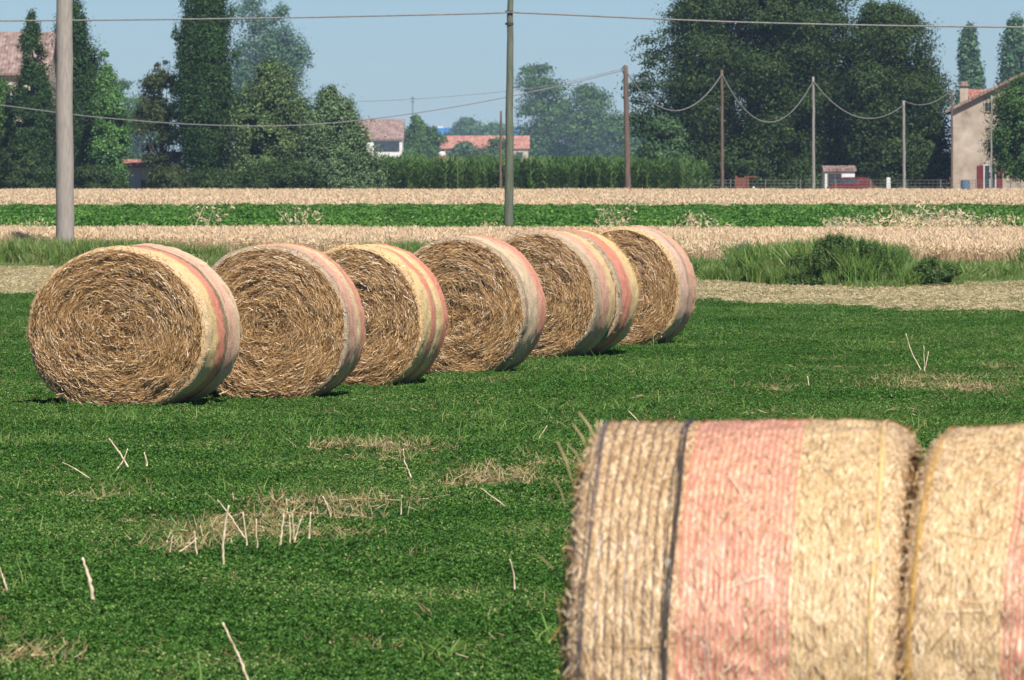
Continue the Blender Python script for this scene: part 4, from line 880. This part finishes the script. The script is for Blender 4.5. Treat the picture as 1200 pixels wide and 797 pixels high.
# ---------------------------------------------------------------- farmyard things
# red car half hidden by the wheat
t = thing('car', 'dark red car parked under the trees, half hidden by wheat', 'car', (PX(998, 343), 343, 0), R(62))
def loftbox(sections):    # sections along x: list of (x, [(y,z)...])
    n = len(sections[0][1]); v = [(x, y, z) for x, s in sections for y, z in s]; f = []
    for i in range(len(sections)-1):
        for j in range(n): f.append((i*n+j, i*n+(j+1) % n, (i+1)*n+(j+1) % n, (i+1)*n+j))
    f += [tuple(range(n-1, -1, -1)), tuple(range((len(sections)-1)*n, len(sections)*n))]; return v, f
def sec(w0, z0, z1, w1): return [(-w0, z0), (w0, z0), (w0*1.02, (z0+z1)/2), (w1, z1), (-w1, z1), (-w0*1.02, (z0+z1)/2)]
v, f = loftbox([(-1.95, sec(.70, .35, .72, .66)), (-1.8, sec(.8, .28, .86, .74)), (-.9, sec(.84, .25, .95, .78)), (.7, sec(.84, .25, .97, .78)), (1.75, sec(.82, .28, .95, .74)), (1.93, sec(.72, .35, .78, .66))])
q = MB(); q.add(v, f); q.out('body', M['redpaint'], t)
v, f = loftbox([(-1.05, sec(.74, .94, .96, .72)), (-.45, sec(.76, .94, 1.36, .58)), (.2, sec(.77, .94, 1.42, .60)), (1.1, sec(.76, .94, 1.38, .58)), (1.6, sec(.72, .94, .98, .70))])
q = MB(); q.add(v, f); cab = q.out('cabin', M['redpaint'], t)
q = MB(); q.add([(-.9, -.70, 1.02), (-.47, -.62, 1.31), (-.47, .62, 1.31), (-.9, .70, 1.02)], [(0, 1, 2, 3)]); q.v = [(x-.03, y, z+.03) for x, y, z in q.v]; q.out('windscreen', M['glass'], cab)
for s in (-1, 1):
    q = MB(); q.add([(-.75, s*.775, 1.02), (1.2, s*.775, 1.02), (1.0, s*.66, 1.32), (-.4, s*.66, 1.32)], [(0, 1, 2, 3)]); q.out('side_window', M['glass'], cab)
    for x_ in (-1.2, 1.2):
        q = MB(); q.tube([(x_, s*.70, .31), (x_, s*.86, .31)], .31, 18); wh = q.out('wheel', M['rubber'], t)
        q = MB(); q.tube([(x_, s*.862, .31), (x_, s*.872, .31)], .18, 12); q.out('rim', M['cable'], wh)
    q = MB(); q.box((-1.93, s*.45-.14, .60), (-1.86, s*.45+.14, .74)); q.out('headlight', M['white'], t)
# rusty frame
t = thing('rusty_gate', 'rusty brown gate frame at the edge of the farmyard', 'gate', (PX(870, 342), 342, 0)); q = MB()
for x_ in (-.36, .30): q.box((x_-.07, -.06, 0), (x_+.07, .06, PZ(206, 342)))
q.out('post', M['rust'], t)
q = MB(); q.box((-.29, -.02, .3), (.23, .02, PZ(208, 342))); q.out('panel', M['rust'], t)
q = MB(); q.box((.371, -.04, PZ(208, 342)), (.85, .04, PZ(206.5, 342))); q.out('rail', M['rust'], t)
# white stone heap
t = thing('stone_heap', 'small heap of whitish stones right of the rusty gate', 'stones', (PX(887, 340), 340, 0)); q = MB()
for k in range(14):
    a = rng.uniform(-.9, .9); zc = rng.uniform(.15, .98-.35*abs(a)); r_ = rng.uniform(.1, .2); vs = rdir(14)*r_*rng.uniform(.8, 1.1, (14, 1))+np.array([a, rng.uniform(-.2, .2), zc])
    bm = bmesh.new(); [bm.verts.new(tuple(p)) for p in vs]; h_ = bmesh.ops.convex_hull(bm, input=bm.verts[:]); bm.verts.index_update(); bm.verts.ensure_lookup_table()
    q.add([tuple(x.co) for x in bm.verts], [tuple(x.index for x in fc.verts) for fc in bm.faces]); bm.free()
q.box((-.95, -.3, 0), (.95, .3, .35)); q.out('stones', M['white'], t)
# white post
t = MB(); xx = PX(1041, 341); z = PZ(208, 341); t.prism([(-.15, 0), (.15, 0), (.10, z), (-.10, z)], -.1, .1); o = t.out('concrete_post', M['white']); o.location = (xx, 341, 0); tag(o, 'short tapered whitish concrete post beside the farmyard fence', 'post')
# blue drum
t = thing('blue_drum', 'faded blue drum standing at the foot of the farmhouse wall', 'drum', (PX(1131, 349), 349, 0)); q = MB()
q.tube([(0,0,0),(0,0,.35),(0,0,.37),(0,0,.72),(0,0,.74),(0,0,1.18),(0,0,1.2)], [.27,.27,.285,.27,.285,.27,.24], 16); q.out('barrel', M['bluebin'], t)
q = MB(); q.tube([(0,0,1.203),(0,0,1.24)], .25, 16); q.out('lid', M['darkmetal'], t)
# wire fence
t = thing('wire_fence', 'low grey wire fence running in front of the farmyard trees', 'fence', (PX(1000, 339.5), 339.5, 0))
x0 = PX(815, 339.5)-PX(1000, 339.5); x1 = PX(1225, 339.5)-PX(1000, 339.5); nfp = 11
for k in range(nfp):
    q = MB(); x_ = x0+(x1-x0)*k/(nfp-1); q.tube([(x_, 0, 0), (x_, 0, 1.32)], .03, 6); q.out('post', M['cable'], t)
q = MB()
for z in (.3, .5, .7, .9, 1.08, 1.26): q.tube([(x0, -.035, z), (x1, -.035, z)], .008, 4)
for x_ in np.arange(x0, x1, .25): q.tube([(x_, -.037, .3), (x_, -.037, 1.26)], .005, 3)
q.out('mesh', M['cable'], t)

# ---------------------------------------------------------------- haze
hm, nt, out = newmat('haze'); pv = nt.nodes.new('ShaderNodeVolumePrincipled')
pv.inputs['Color'].default_value = (.50, .72, 1, 1); pv.inputs['Density'].default_value = .00012; pv.inputs['Anisotropy'].default_value = .0
nt.links.new(pv.outputs[0], out.inputs['Volume'])
q = MB(); q.box((-2600, -300, -1.2), (2600, 4600, 30)); o = q.out('haze', hm); tag(o, 'thin blue summer haze over the fields', 'haze', kind='stuff')
